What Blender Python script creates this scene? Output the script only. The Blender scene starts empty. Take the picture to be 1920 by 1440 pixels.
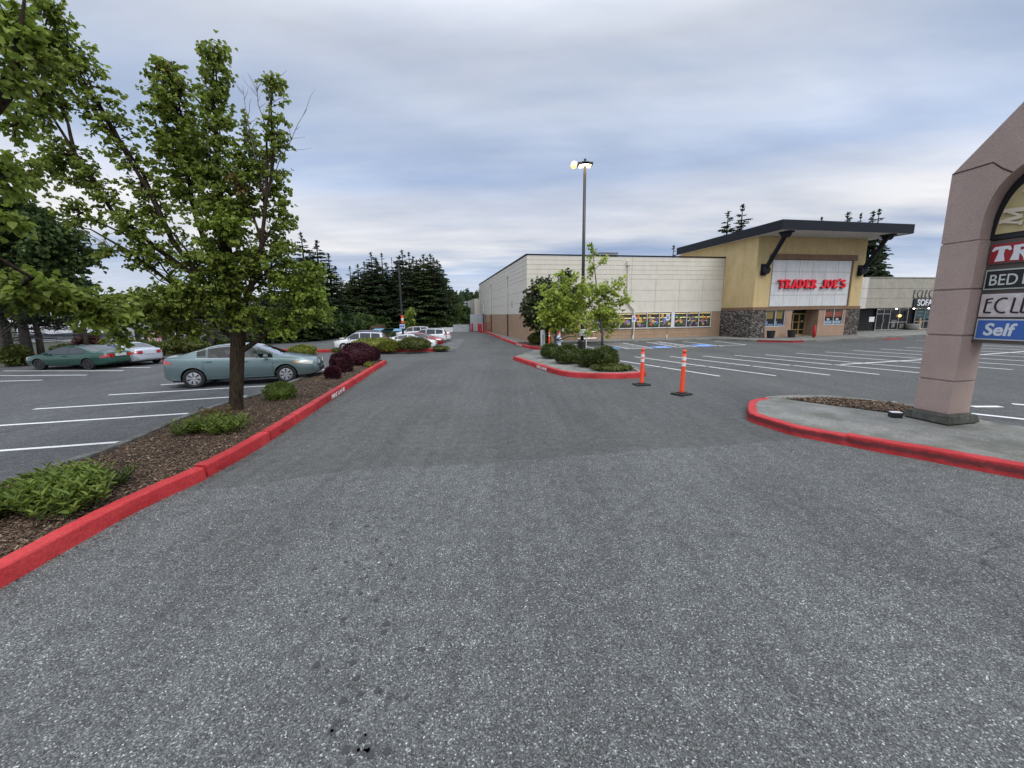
import bpy, bmesh, math, random
import numpy as np
from mathutils import Vector, Matrix
random.seed(7); rng = np.random.default_rng(7)
S = bpy.context.scene
COL = S.collection
rad = math.radians

# ------------------------------------------------------------------ camera
FPX, CH, ROLL = 740.0, 2.4, rad(.85)
PITCH = math.atan(131 / FPX)
sp, cp, sr, cr = math.sin(PITCH), math.cos(PITCH), math.sin(ROLL), math.cos(ROLL)
CF = Vector((0, cp, -sp)); U0 = Vector((0, sp, cp)); R0 = Vector((1, 0, 0))
CR = R0 * cr - U0 * sr; CU = U0 * cr + R0 * sr
cam = bpy.data.cameras.new('camera'); camo = bpy.data.objects.new('camera', cam); COL.objects.link(camo)
cam.sensor_width = 36; cam.lens = FPX / 1920 * 36; cam.clip_start = .05; cam.clip_end = 3000
camo.matrix_world = Matrix(((CR.x, CU.x, -CF.x, 0), (CR.y, CU.y, -CF.y, 0), (CR.z, CU.z, -CF.z, CH), (0, 0, 0, 1)))
S.camera = camo
S.view_settings.view_transform = 'Standard'; S.view_settings.look = 'None'
S.view_settings.exposure = 0.22; S.view_settings.gamma = 1
S.render.film_transparent = False
S.cycles.max_bounces = 6; S.cycles.transparent_max_bounces = 6

def ray(x, y): return CF + CR * ((x - 960) / FPX) + CU * ((720 - y) / FPX)
def G(x, y, z=0.0):                      # ground point seen at that place of the photograph
    d = ray(x, y); t = (z - CH) / d.z
    return Vector((d.x * t, d.y * t, z))
def PT(x, y, Y):                         # point at world distance Y
    d = ray(x, y); t = Y / d.y
    return Vector((d.x * t, Y, CH + d.z * t))
def PX(q):
    v = Vector(q) - Vector((0, 0, CH)); dz = v.dot(CF)
    return 960 + FPX * v.dot(CR) / dz, 720 - FPX * v.dot(CU) / dz
def place(px, Y, yt):
    p = PT(px, 590, Y); q = PT(px, yt, Y)
    return p.x, Y, q.z

# ------------------------------------------------------------------ node helpers
def mat(name, col=(.5, .5, .5), rough=.6, metal=0., spec=.5, **k):
    m = bpy.data.materials.new(name); m.use_nodes = True
    b = m.node_tree.nodes['Principled BSDF']
    b.inputs['Base Color'].default_value = (*col, 1); b.inputs['Roughness'].default_value = rough
    b.inputs['Metallic'].default_value = metal; b.inputs['Specular IOR Level'].default_value = spec
    for a, v in k.items():
        b.inputs[a.replace('_', ' ')].default_value = v
    return m
class N:
    def __init__(s, m): s.t = m.node_tree; s.n = s.t.nodes; s.l = s.t.links; s.b = s.n.get('Principled BSDF')
    def add(s, ty, **k):
        x = s.n.new(ty)
        for a, v in k.items(): setattr(x, a, v)
        return x
    def link(s, a, b): s.l.new(a, b)
    def coord(s, out='Object', scale=(1, 1, 1)):
        c = s.add('ShaderNodeTexCoord'); mp = s.add('ShaderNodeMapping'); mp.inputs['Scale'].default_value = scale
        s.link(c.outputs[out], mp.inputs[0]); return mp.outputs[0]
    def noise(s, v, scale, detail=4, rough=.55):
        x = s.add('ShaderNodeTexNoise'); x.inputs['Scale'].default_value = scale; x.inputs['Detail'].default_value = detail
        x.inputs['Roughness'].default_value = rough; s.link(v, x.inputs['Vector']); return x.outputs['Fac']
    def vor(s, v, scale, feature='F1'):
        x = s.add('ShaderNodeTexVoronoi', feature=feature); x.inputs['Scale'].default_value = scale; s.link(v, x.inputs['Vector']); return x
    def ramp(s, f, stops, interp='LINEAR'):
        x = s.add('ShaderNodeValToRGB'); e = x.color_ramp.elements; x.color_ramp.interpolation = interp
        while len(e) < len(stops): e.new(.5)
        for i, (p, c) in enumerate(stops):
            e[i].position = p; e[i].color = (c, c, c, 1) if isinstance(c, (int, float)) else (*c, 1)
        s.link(f, x.inputs[0]); return x.outputs[0]
    def mix(s, a, b, f, mode='MIX'):
        x = s.add('ShaderNodeMix', data_type='RGBA', blend_type=mode)
        for inp, v in ((x.inputs[0], f), (x.inputs[6], a), (x.inputs[7], b)):
            if isinstance(v, (int, float)): inp.default_value = v
            elif isinstance(v, tuple): inp.default_value = (*v, 1)
            else: s.link(v, inp)
        return x.outputs[2]
    def math(s, op, a, b=None):
        x = s.add('ShaderNodeMath', operation=op)
        for i, v in enumerate((a, b)):
            if v is None: continue
            if isinstance(v, (int, float)): x.inputs[i].default_value = v
            else: s.link(v, x.inputs[i])
        return x.outputs[0]
    def bump(s, h, st=.4, dist=.02):
        x = s.add('ShaderNodeBump'); x.inputs['Strength'].default_value = st; x.inputs['Distance'].default_value = dist
        s.link(h, x.inputs['Height']); s.link(x.outputs[0], s.b.inputs['Normal'])
    def base(s, c): s.link(c, s.b.inputs['Base Color'])

# ------------------------------------------------------------------ sky and sun
w = bpy.data.worlds.new('World'); S.world = w; w.use_nodes = True
SUN_EL, SUN_AZ = rad(50), rad(150)
def build_world():
    nt = w.node_tree; nt.nodes.clear()
    m = N.__new__(N); m.t = nt; m.n = nt.nodes; m.l = nt.links; m.b = None
    out = m.add('ShaderNodeOutputWorld'); bg = m.add('ShaderNodeBackground'); m.link(bg.outputs[0], out.inputs[0])
    sky = m.add('ShaderNodeTexSky', sky_type='NISHITA'); sky.sun_disc = False
    sky.sun_elevation = SUN_EL; sky.sun_rotation = SUN_AZ; sky.air_density = 1.2; sky.dust_density = 2
    tc = m.add('ShaderNodeTexCoord'); sx = m.add('ShaderNodeSeparateXYZ'); m.link(tc.outputs['Generated'], sx.inputs[0])
    z = sx.outputs[2]
    # cloud deck: noise laid on a flat layer high above (dir.xy / dir.z)
    zz = m.math('MAXIMUM', m.math('ADD', z, .10), .03)
    cb = m.add('ShaderNodeCombineXYZ')
    m.link(m.math('DIVIDE', sx.outputs[0], zz), cb.inputs[0]); m.link(m.math('DIVIDE', sx.outputs[1], zz), cb.inputs[1])
    mp = m.add('ShaderNodeMapping'); mp.inputs['Scale'].default_value = (.42, 1.0, 1); mp.inputs['Location'].default_value = (1.3, .4, 0); mp.inputs['Rotation'].default_value = (0, 0, rad(-14))
    m.link(cb.outputs[0], mp.inputs[0])
    n1 = m.noise(mp.outputs[0], .85, 5, .5)
    n2 = m.noise(mp.outputs[0], 2.6, 6, .5)
    d = m.math('ADD', m.math('MULTIPLY', n1, .75), m.math('MULTIPLY', n2, .25))
    # cloud tone by elevation, displaced by the cloud noise
    e = m.math('ADD', z, m.math('MULTIPLY', m.math('SUBTRACT', d, .5), .22))
    tone = m.ramp(e, [(0.0, (.70, .72, .78)), (.05, (.66, .70, .78)), (.105, (.40, .49, .66)), (.165, (.76, .76, .78)), (.225, (.68, .70, .76)), (.30, (.38, .47, .65)), (.40, (.42, .49, .63)), (.55, (.56, .59, .655))])
    n3 = m.noise(mp.outputs[0], .42, 3, .5)
    patch = m.ramp(n3, [(.34, (.76, .80, .87)), (.50, 1.0), (.62, (1.28, 1.24, 1.19))])
    tone = m.mix(tone, patch, 1.0, 'MULTIPLY')
    tone = m.mix(tone, m.ramp(n2, [(.36, (.88, .91, .95)), (.5, 1.0), (.64, (1.13, 1.11, 1.08))]), 1.0, 'MULTIPLY')
    tone = m.mix(tone, m.ramp(m.noise(mp.outputs[0], 5., 7, .55), [(.35, .97), (.65, 1.03)]), 1.0, 'MULTIPLY')
    # overcast sky is brighter towards the zenith
    zen = m.ramp(z, [(.50, 1.0), (1.0, 3.3)])
    zm = m.add('ShaderNodeVectorMath', operation='SCALE'); m.link(tone, zm.inputs[0])
    zr = m.add('ShaderNodeMapRange'); m.link(z, zr.inputs[0])
    zr.inputs[1].default_value = .50; zr.inputs[2].default_value = 1.0; zr.inputs[3].default_value = 1.0; zr.inputs[4].default_value = 3.6
    m.link(zr.outputs[0], zm.inputs[3])
    nis = m.add('ShaderNodeVectorMath', operation='SCALE'); m.link(sky.outputs[0], nis.inputs[0]); nis.inputs[3].default_value = .06
    res = m.mix(nis.outputs[0], zm.outputs[0], .94)
    m.link(res, bg.inputs[0]); bg.inputs[1].default_value = 1.0
build_world()
sl = bpy.data.lights.new('sun', 'SUN'); sl.energy = 1.4; sl.angle = rad(40); sl.color = (1, .97, .93)
so = bpy.data.objects.new('sun', sl); COL.objects.link(so)
so.rotation_euler = (rad(90) - SUN_EL, 0, rad(180) - SUN_AZ)
so.location = (0, 0, 40)

# ------------------------------------------------------------------ mesh helpers
class MB:
    def __init__(s): s.v = []; s.f = []; s.m = []
    def add(s, v, f, mi=0):
        o = len(s.v); s.v.extend([tuple(q) for q in v]); s.f.extend([tuple(i + o for i in q) for q in f]); s.m.extend([mi] * len(f)); return s
    def box(s, x0, x1, y0, y1, z0, z1, mi=0):
        return s.add([(x0, y0, z0), (x1, y0, z0), (x1, y1, z0), (x0, y1, z0), (x0, y0, z1), (x1, y0, z1), (x1, y1, z1), (x0, y1, z1)],
                     [(0, 3, 2, 1), (4, 5, 6, 7), (0, 1, 5, 4), (1, 2, 6, 5), (2, 3, 7, 6), (3, 0, 4, 7)], mi)
    def obox(s, c, size, rz=0, mi=0, bev=0):
        b = MB().box(-size[0] / 2, size[0] / 2, -size[1] / 2, size[1] / 2, 0, size[2], mi)
        ca, sa = math.cos(rz), math.sin(rz)
        return s.add([(c[0] + x * ca - y * sa, c[1] + x * sa + y * ca, c[2] + z) for x, y, z in b.v], b.f, mi)
    def prism(s, pts, z0, z1, mi=0):
        n = len(pts)
        return s.add([(p[0], p[1], z0) for p in pts] + [(p[0], p[1], z1) for p in pts],
                     [tuple(reversed(range(n))), tuple(range(n, 2 * n))] + [(i, (i + 1) % n, n + (i + 1) % n, n + i) for i in range(n)], mi)
    def tube(s, pts, rs, n=8, mi=0, cap=True):
        pts = [Vector(p) for p in pts]
        if isinstance(rs, (int, float)): rs = [rs] * len(pts)
        o = len(s.v); ref = Vector((0, 0, 1))
        d0 = (pts[1] - pts[0]).normalized()
        if abs(d0.z) > .9: ref = Vector((1, 0, 0))
        for i, p in enumerate(pts):
            d = (pts[min(i + 1, len(pts) - 1)] - pts[max(i - 1, 0)]).normalized()
            a = d.cross(ref)
            if a.length < 1e-4: a = d.cross(Vector((0, 1, .1)))
            a.normalize(); b = d.cross(a).normalized()
            for k in range(n):
                t = 2 * math.pi * k / n
                s.v.append(tuple(p + (a * math.cos(t) + b * math.sin(t)) * rs[i]))
        for i in range(len(pts) - 1):
            for k in range(n):
                s.f.append((o + i * n + k, o + i * n + (k + 1) % n, o + (i + 1) * n + (k + 1) % n, o + (i + 1) * n + k)); s.m.append(mi)
        if cap:
            s.f.append(tuple(o + k for k in reversed(range(n)))); s.m.append(mi)
            e = o + (len(pts) - 1) * n; s.f.append(tuple(e + k for k in range(n))); s.m.append(mi)
        return s
    def lathe(s, prof, n=24, c=(0, 0, 0), axis='z', mi=0):
        o = len(s.v)
        for r, h in prof:
            for k in range(n):
                t = 2 * math.pi * k / n; a, b = r * math.cos(t), r * math.sin(t)
                q = (a, b, h) if axis == 'z' else (a, h, b)
                s.v.append((c[0] + q[0], c[1] + q[1], c[2] + q[2]))
        for i in range(len(prof) - 1):
            for k in range(n):
                s.f.append((o + i * n + k, o + i * n + (k + 1) % n, o + (i + 1) * n + (k + 1) % n, o + (i + 1) * n + k)); s.m.append(mi)
        return s
    def build(s, name, mats, parent=None, smooth=False, loc=None, rz=0, bevel=0):
        me = bpy.data.meshes.new(name); me.from_pydata(s.v, [], s.f); 
        if not isinstance(mats, (list, tuple)): mats = [mats]
        for q in mats: me.materials.append(q)
        me.polygons.foreach_set('material_index', s.m)
        if smooth: me.polygons.foreach_set('use_smooth', [True] * len(me.polygons))
        me.update(); o = bpy.data.objects.new(name, me); COL.objects.link(o)
        if parent: o.parent = parent
        if loc is not None: o.location = loc
        o.rotation_euler.z = rz
        if bevel:
            b = o.modifiers.new('bevel', 'BEVEL'); b.width = bevel; b.segments = 2; b.limit_method = 'ANGLE'
        return o
def tag(o, label=None, cat=None, group=None, kind=None):
    if label: o['label'] = label
    if cat: o['category'] = cat
    if group: o['group'] = group
    if kind: o['kind'] = kind
    return o
def empty(name, loc, rz, label, cat, group=None):
    o = bpy.data.objects.new(name, None); COL.objects.link(o); o.location = loc; o.rotation_euler.z = rz
    o.empty_display_size = .2
    return tag(o, label, cat, group)
def children(o): return [c for c in bpy.data.objects if c.parent == o]
def copy_tree(o, label=None, loc=None, rz=None, scale=None):
    kids = {}
    def rec(a, par):
        c = a.copy(); COL.objects.link(c)
        if par: c.parent = par
        for ch in children(a): rec(ch, c)
        return c
    c = rec(o, None)
    if label: c['label'] = label
    if loc is not None: c.location = loc
    if rz is not None: c.rotation_euler.z = rz
    if scale is not None: c.scale = (scale,) * 3 if isinstance(scale, (int, float)) else scale
    return c
def lerp(a, b, t): return a + (b - a) * t
def smooth_path(pts, k=6):                 # catmull-rom in plan
    P = [Vector(p) for p in pts]; out = []
    for i in range(len(P) - 1):
        p0, p1, p2, p3 = P[max(i - 1, 0)], P[i], P[i + 1], P[min(i + 2, len(P) - 1)]
        for j in range(k):
            t = j / k
            out.append(.5 * ((2 * p1) + (p2 - p0) * t + (2 * p0 - 5 * p1 + 4 * p2 - p3) * t * t + (3 * p1 - p0 - 3 * p2 + p3) * t ** 3))
    out.append(P[-1]); return out
def xy(q): return Vector((q[0], q[1]))

def text_mesh(body, h, w_=None, ext=.01, off=0., shear=0., name='lettering'):
    cu = bpy.data.curves.new(name, 'FONT'); cu.body = body; cu.extrude = ext; cu.offset = off; cu.shear = shear; cu.resolution_u = 4
    o = bpy.data.objects.new(name, cu); COL.objects.link(o); dg = bpy.context.evaluated_depsgraph_get(); dg.update()
    me = bpy.data.meshes.new_from_object(o.evaluated_get(dg)); bpy.data.objects.remove(o)
    n = len(me.vertices); co = np.empty(n * 3, 'f'); me.vertices.foreach_get('co', co); co = co.reshape(-1, 3)
    mn, mx = co.min(0), co.max(0); sy = h / (mx[1] - mn[1]); sx = sy if w_ is None else w_ / (mx[0] - mn[0])
    v = [((a[0] - mn[0]) * sx, (a[2]), (a[1] - mn[1]) * sy) for a in co]     # x along, z up, y = depth
    f = [tuple(reversed(p.vertices[:])) for p in me.polygons]
    return v, f
def put_text(mb, vf, x, y, z, mi=0, flip=1):
    v, f = vf; mb.add([(x + a, y + b, z + c) for a, b, c in v], f, mi)

def stroke(mb, pts, ws, y0, th, mi=0):     # flat ribbon letter stroke in the x,z plane, thick along y
    n = len(pts)
    if isinstance(ws, (int, float)): ws = [ws] * n
    L, R = [], []
    for i, p in enumerate(pts):
        a = pts[max(i - 1, 0)]; b = pts[min(i + 1, n - 1)]
        dx, dz = b[0] - a[0], b[1] - a[1]; l = math.hypot(dx, dz) or 1
        nx, nz = -dz / l, dx / l; q = ws[i] / 2
        L.append((p[0] + nx * q, p[1] + nz * q)); R.append((p[0] - nx * q, p[1] - nz * q))
    v = [(x, y0 - th, z) for x, z in L] + [(x, y0 - th, z) for x, z in R] + [(x, y0, z) for x, z in L] + [(x, y0, z) for x, z in R]
    f = []
    for i in range(n - 1):
        f += [(i, i + 1, n + i + 1, n + i), (2 * n + i, 3 * n + i, 3 * n + i + 1, 2 * n + i + 1), (i, 2 * n + i, 2 * n + i + 1, i + 1), (n + i, n + i + 1, 3 * n + i + 1, 3 * n + i)]
    f += [(0, n, 3 * n, 2 * n), (n - 1, 3 * n - 1, 4 * n - 1, 2 * n - 1)]
    mb.add(v, f, mi)
def arc(cx, cz, rx, rz_, a0, a1, n=12):
    return [(cx + rx * math.cos(rad(lerp(a0, a1, i / n))), cz + rz_ * math.sin(rad(lerp(a0, a1, i / n)))) for i in range(n + 1)]

# ------------------------------------------------------------------ materials
def asphalt_mat(name, dark, mid, light, scale, frac, patchy=.25):
    m = mat(name, rough=.88, spec=.3); n = N(m); v = n.coord('Object')
    vo = n.vor(v, scale); sep = n.add('ShaderNodeSeparateColor'); n.link(vo.outputs['Color'], sep.inputs[0])
    t = lambda k: tuple(q * k for q in mid)
    stone = n.ramp(sep.outputs[0], [(0, dark), (.3, t(.80)), (.6, t(1.02)), (1 - frac * 3.2, t(1.18)), (1 - frac * 1.6, t(1.75)), (1 - frac * .7, tuple(.55 * q for q in light)), (1, light)])
    vf = n.vor(v, scale * 1.9); sf = n.add('ShaderNodeSeparateColor'); n.link(vf.outputs['Color'], sf.inputs[0])
    fine = n.ramp(sf.outputs[1], [(0, .62), (.5, .95), (.86, 1.2), (.95, 1.6), (1, 1.9)])
    pres = n.ramp(n.noise(v, 6., 3, .6), [(.35, .86), (.65, 1.12)])
    edge = n.ramp(vo.outputs['Distance'], [(.0, 1.12), (.55, 1.0), (.8, .62)])
    c = n.mix(stone, fine, 1.0, 'MULTIPLY'); c = n.mix(c, pres, 1.0, 'MULTIPLY'); c = n.mix(c, edge, 1.0, 'MULTIPLY')
    big = n.ramp(n.noise(v, .35, 5, .6), [(.3, 1 - patchy), (.5, 1), (.7, 1 + patchy * .7)])
    c = n.mix(c, big, 1.0, 'MULTIPLY')
    st = n.coord('Object', (.55, .035, 1)); trk = n.ramp(n.noise(st, 1.1, 5, .6), [(.34, .84), (.5, 1), (.66, 1.12)])
    c = n.mix(c, trk, 1.0, 'MULTIPLY')
    st2 = n.coord('Object', (5.0, .22, 1)); c = n.mix(c, n.ramp(n.noise(st2, 1.3, 4, .6), [(.33, .90), (.5, 1), (.7, 1.08)]), 1.0, 'MULTIPLY')
    # hairline cracks
    wv = n.add('ShaderNodeVectorMath', operation='ADD'); nz = n.add('ShaderNodeTexNoise'); nz.inputs['Scale'].default_value = 1.1; nz.inputs['Detail'].default_value = 6; n.link(v, nz.inputs['Vector']); n.link(v, wv.inputs[0]); sc_ = n.add('ShaderNodeVectorMath', operation='SCALE'); n.link(nz.outputs['Color'], sc_.inputs[0]); sc_.inputs[3].default_value = 1.6; n.link(sc_.outputs[0], wv.inputs[1])
    ce = n.vor(wv.outputs[0], .17, 'DISTANCE_TO_EDGE'); ck = n.ramp(ce.outputs['Distance'], [(.0008, 1.), (.0030, 0.)]); ckm = n.math('MULTIPLY', ck, n.ramp(n.noise(v, .22, 2, .5), [(.48, 0.), (.56, .75)]))
    c = n.mix(c, (.03, .03, .03), ckm)
    sp_ = n.ramp(n.noise(v, 3.1, 2, .5), [(.70, 1.0), (.76, .80)]); c = n.mix(c, sp_, 1.0, 'MULTIPLY')
    n.base(c); n.bump(vo.outputs['Distance'], .35, .006)
    return m
M = {}
M['asphalt'] = asphalt_mat('asphalt', (.062, .064, .060), (.094, .096, .091), (.17, .175, .17), 92, .05, .16)
M['asphalt_coarse'] = asphalt_mat('coarse_asphalt', (.048, .050, .048), (.107, .111, .107), (.40, .41, .39), 108, .06, .15)
M['lot'] = asphalt_mat('lot_asphalt', (.050, .052, .053), (.090, .092, .093), (.24, .24, .235), 80, .05, .2)
def concrete_mat(name, a, b, sc=3, grit=60, moss=None):
    m = mat(name, rough=.9, spec=.25); n = N(m); v = n.coord()
    c = n.ramp(n.noise(v, sc, 6, .65), [(.3, a), (.7, b)])
    g = n.ramp(n.noise(v, grit, 3, .7), [(.3, .78), (.7, 1.18)]); c = n.mix(c, g, 1.0, 'MULTIPLY')
    vs_ = n.vor(v, grit * 1.8); ss_ = n.add('ShaderNodeSeparateColor'); n.link(vs_.outputs['Color'], ss_.inputs[0]); c = n.mix(c, n.ramp(ss_.outputs[0], [(0, .70), (.5, 1.0), (.93, 1.05), (.96, 1.5)]), 1.0, 'MULTIPLY')
    if moss: c = n.mix(c, moss, n.ramp(n.noise(v, 1.7, 5, .6), [(.48, 0.0), (.66, .8)]))
    n.base(c); n.bump(n.noise(v, grit * .7, 4, .6), .3, .01); return m
M['walk'] = concrete_mat('worn_concrete', (.155, .155, .14), (.27, .265, .24), 1.6, 45, (.12, .125, .095))
M['kerb_grey'] = concrete_mat('grey_kerb', (.07, .072, .068), (.17, .17, .16), 4, 40)
M['kerb_side'] = concrete_mat('weathered_kerb', (.08, .08, .075), (.20, .20, .185), 4, 40, (.07, .075, .055))
M['plinth'] = concrete_mat('mossy_concrete', (.05, .052, .042), (.15, .15, .13), 4, 30, (.04, .045, .03))
def red_kerb():
    m = mat('red_kerb_paint', rough=.62, spec=.35); n = N(m); v = n.coord()
    c = n.ramp(n.noise(v, .9, 6, .65), [(.32, (.29, .016, .020)), (.5, (.45, .030, .034)), (.68, (.56, .050, .052))])
    g = n.ramp(n.noise(v, 34, 4, .75), [(.3, .72), (.7, 1.18)]); c = n.mix(c, g, 1.0, 'MULTIPLY')
    c = n.mix(c, (.07, .03, .03), n.ramp(n.noise(n.coord('Object', (1, 1, 3)), 5.5, 6, .75), [(.62, 0.), (.70, .65)]))
    c = n.mix(c, (.26, .25, .23), n.ramp(n.noise(v, 11, 6, .8), [(.70, 0.), (.73, .8)]))
    n.base(c); n.bump(n.noise(v, 26, 6, .75), .6, .015); return m
M['red'] = red_kerb()
def red_worn():
    m = mat('scuffed_red_kerb_paint', rough=.6, spec=.35); n = N(m); v = n.coord()
    c = n.ramp(n.noise(v, 3, 5, .6), [(.3, (.36, .020, .022)), (.7, (.54, .040, .042))])
    z = n.add('ShaderNodeSeparateXYZ'); n.link(v, z.inputs[0])
    band = n.ramp(n.math('ADD', z.outputs[2], n.math('MULTIPLY', n.noise(v, 7, 5, .7), .14)), [(.10, 0.0), (.16, .75), (.205, .7), (.235, 0.0)])
    c = n.mix(c, (.03, .022, .022), band); n.base(c); n.bump(n.noise(v, 18, 5, .7), .5, .015); return m
M['red_worn'] = red_worn()
M['white_paint'] = mat('white_line_paint', (.74, .74, .73), .6)
def worn_paint(name, col, under=(.11, .112, .12), lo=.42, hi=.6):
    m = mat(name, rough=.7); n = N(m); v = n.coord(); f = n.ramp(n.noise(v, 2.2, 6, .75), [(lo, 0.), (hi, 1.)]); f2 = n.ramp(n.noise(v, 24, 4, .7), [(.3, .35), (.6, 1.)])
    f = n.math('MULTIPLY', f, f2) if False else f
    c = n.mix(under, col, f); c = n.mix(c, under, n.ramp(n.noise(v, 24, 4, .7), [(.52, 0.), (.75, .65)])); n.base(c); return m
M['blue_paint'] = worn_paint('worn_blue_paint', (.10, .27, .70), lo=.2, hi=.35)
M['white_worn'] = worn_paint('worn_white_paint', (.72, .72, .71), lo=.18, hi=.36)
M['faint_paint'] = worn_paint('faint_white_paint', (.28, .28, .28), lo=.40, hi=.6)
def mulch_mat():
    m = mat('bark_mulch', rough=.95, spec=.2); n = N(m); v = n.coord('Object', (1, 1, 1))
    vo = n.vor(v, 34); sep = n.add('ShaderNodeSeparateColor'); n.link(vo.outputs['Color'], sep.inputs[0])
    c = n.ramp(sep.outputs[0], [(0, (.022, .014, .009)), (.5, (.066, .042, .026)), (.85, (.13, .088, .058)), (1, (.26, .195, .14))])
    big = n.ramp(n.noise(v, 1.2, 4, .6), [(.3, .7), (.7, 1.3)]); n.base(n.mix(c, big, 1.0, 'MULTIPLY')); n.bump(vo.outputs['Distance'], 1.0, .04); return m
M['mulch'] = mulch_mat()
def rand_mat(name, cols, rough=.8, hue=True, trans=0., spec=.3):
    m = mat(name, rough=rough, spec=spec); n = N(m); g = n.add('ShaderNodeNewGeometry')
    k = len(cols); c = n.ramp(g.outputs['Random Per Island'], [(i / max(k - 1, 1), q) for i, q in enumerate(cols)])
    v = n.coord('Object'); c = n.mix(c, n.ramp(n.noise(v, 1.3, 3, .5), [(.3, .72), (.7, 1.3)]), 1.0, 'MULTIPLY')
    n.base(c)
    if trans:
        out = n.n['Material Output']; tr = n.add('ShaderNodeBsdfTranslucent'); n.link(c, tr.inputs[0]); mx = n.add('ShaderNodeMixShader'); mx.inputs[0].default_value = trans
        n.link(n.b.outputs[0], mx.inputs[1]); n.link(tr.outputs[0], mx.inputs[2]); n.link(mx.outputs[0], out.inputs[0])
    return m
M['chips'] = rand_mat('wood_chips', [(.040, .024, .015), (.085, .054, .034), (.14, .092, .060), (.28, .205, .145)], .95)
M['leaf'] = rand_mat('pear_leaf', [(.095, .145, .024), (.18, .245, .040), (.31, .37, .072), (.13, .185, .032)], .45, trans=.5)
M['leaf_pale'] = rand_mat('fresh_leaf', [(.14, .20, .028), (.20, .275, .042), (.26, .34, .06), (.16, .22, .035)], .5, trans=.42)  # lighter green leaf tone, given to some lobes
M['leaf_red'] = rand_mat('reddish_leaf', [(.15, .09, .035), (.19, .14, .05), (.14, .15, .035)], .55, trans=.3)
M['leaf_dark_and_shade'] = rand_mat('dark_and_shade_leaf', [(.035, .062, .018), (.062, .10, .028), (.095, .145, .038)], .6, trans=.3)  # undergrowth tone; on the far left tree it paints in crown shade
M['leaf_maple'] = rand_mat('young_maple_leaf', [(.24, .32, .04), (.34, .42, .065), (.44, .52, .10), (.28, .36, .05)], .5, trans=.45)
M['leaf_plum'] = rand_mat('dark_plum_leaf', [(.032, .055, .018), (.06, .085, .03), (.09, .11, .04), (.06, .045, .03)], .6, trans=.15)
M['needle'] = rand_mat('conifer_needle', [(.016, .034, .016), (.034, .060, .024), (.062, .092, .034)], .8, trans=.15)
M['needle_b'] = rand_mat('light_conifer_needle', [(.030, .050, .018), (.056, .082, .026), (.090, .115, .036)], .8, trans=.15)
M['barberry'] = rand_mat('barberry_leaf', [(.020, .006, .010), (.055, .014, .022), (.09, .022, .032), (.035, .008, .014)], .6, trans=.1)
M['box'] = rand_mat('boxwood_leaf', [(.038, .058, .014), (.072, .100, .024), (.12, .155, .036)], .5, trans=.2)
M['gold'] = rand_mat('yellow_green_leaf', [(.10, .12, .02), (.17, .19, .03), (.24, .26, .045), (.12, .13, .025)], .6, trans=.2)
M['shrub'] = rand_mat('shrub_leaf', [(.075, .115, .02), (.135, .19, .034), (.20, .26, .05)], .45, trans=.3)
M['shrub_olive'] = rand_mat('olive_leaf', [(.06, .075, .02), (.10, .12, .03), (.14, .16, .04)], .6, trans=.2)
M['maple_red'] = rand_mat('red_maple_leaf', [(.09, .03, .03), (.15, .055, .045), (.10, .05, .04)], .6, trans=.2)
def bark(name, a, b):
    m = mat(name, rough=.95, spec=.15); n = N(m); v = n.coord('Object', (9, 9, 1.6)); f = n.noise(v, 3, 7, .7)
    c = n.ramp(f, [(.32, a), (.62, b)]); v2 = n.coord(); c = n.mix(c, (.20, .20, .16), n.ramp(n.noise(v2, 6, 4, .6), [(.66, 0.), (.72, .55)]))
    n.base(c); n.bump(f, .9, .03); return m
M['bark'] = bark('furrowed_bark', (.010, .007, .004), (.066, .050, .034))
M['bark_grey'] = bark('grey_bark', (.05, .045, .04), (.16, .145, .13))
M['twig'] = mat('dead_twig', (.16, .14, .13), .9)
M['black'] = mat('black_metal', (.012, .013, .015), .45)
M['pole'] = mat('dark_bronze_pole', (.022, .021, .02), .4, spec=.6)
M['rubber'] = mat('black_rubber', (.014, .014, .014), .8)
M['white'] = mat('white_enamel', (.72, .73, .74), .45)
M['offwhite'] = concrete_mat('off_white_soffit', (.58, .57, .55), (.66, .65, .63), 2, 20)
M['alu'] = mat('aluminium_frame', (.62, .62, .62), .35, .6)
M['orange'] = mat('orange_plastic', (.90, .085, .025), .45)
M['reflect'] = mat('white_reflective_band', (.78, .76, .74), .35)
M['redpaint'] = mat('glossy_red_paint', (.46, .015, .02), .4)
M['chrome'] = mat('chrome', (.6, .6, .62), .15, 1.)
M['glass_car'] = mat('tinted_car_glass', (.022, .026, .028), .04, spec=.9, Coat_Weight=.5, Coat_Roughness=.02)
M['glass_light'] = mat('light_car_glass', (.045, .055, .055), .05, spec=1., Coat_Weight=1., Coat_Roughness=.02)
def see_glass():
    m = mat('clear_car_glass', (.03, .05, .045), .03, spec=.9); n = N(m); tr = n.add('ShaderNodeBsdfTransparent'); tr.inputs[0].default_value = (.62, .70, .66, 1); gl = n.add('ShaderNodeBsdfGlossy'); gl.inputs['Roughness'].default_value = .02
    fr = n.add('ShaderNodeFresnel'); fr.inputs[0].default_value = 1.7; mx = n.add('ShaderNodeMixShader'); n.link(fr.outputs[0], mx.inputs[0]); n.link(tr.outputs[0], mx.inputs[1]); n.link(gl.outputs[0], mx.inputs[2]); n.link(mx.outputs[0], n.n['Material Output'].inputs[0]); return m
M['glass_see'] = see_glass()
M['darkglass'] = mat('dark_shop_glass', (.012, .014, .016), .06, spec=.8)

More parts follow.
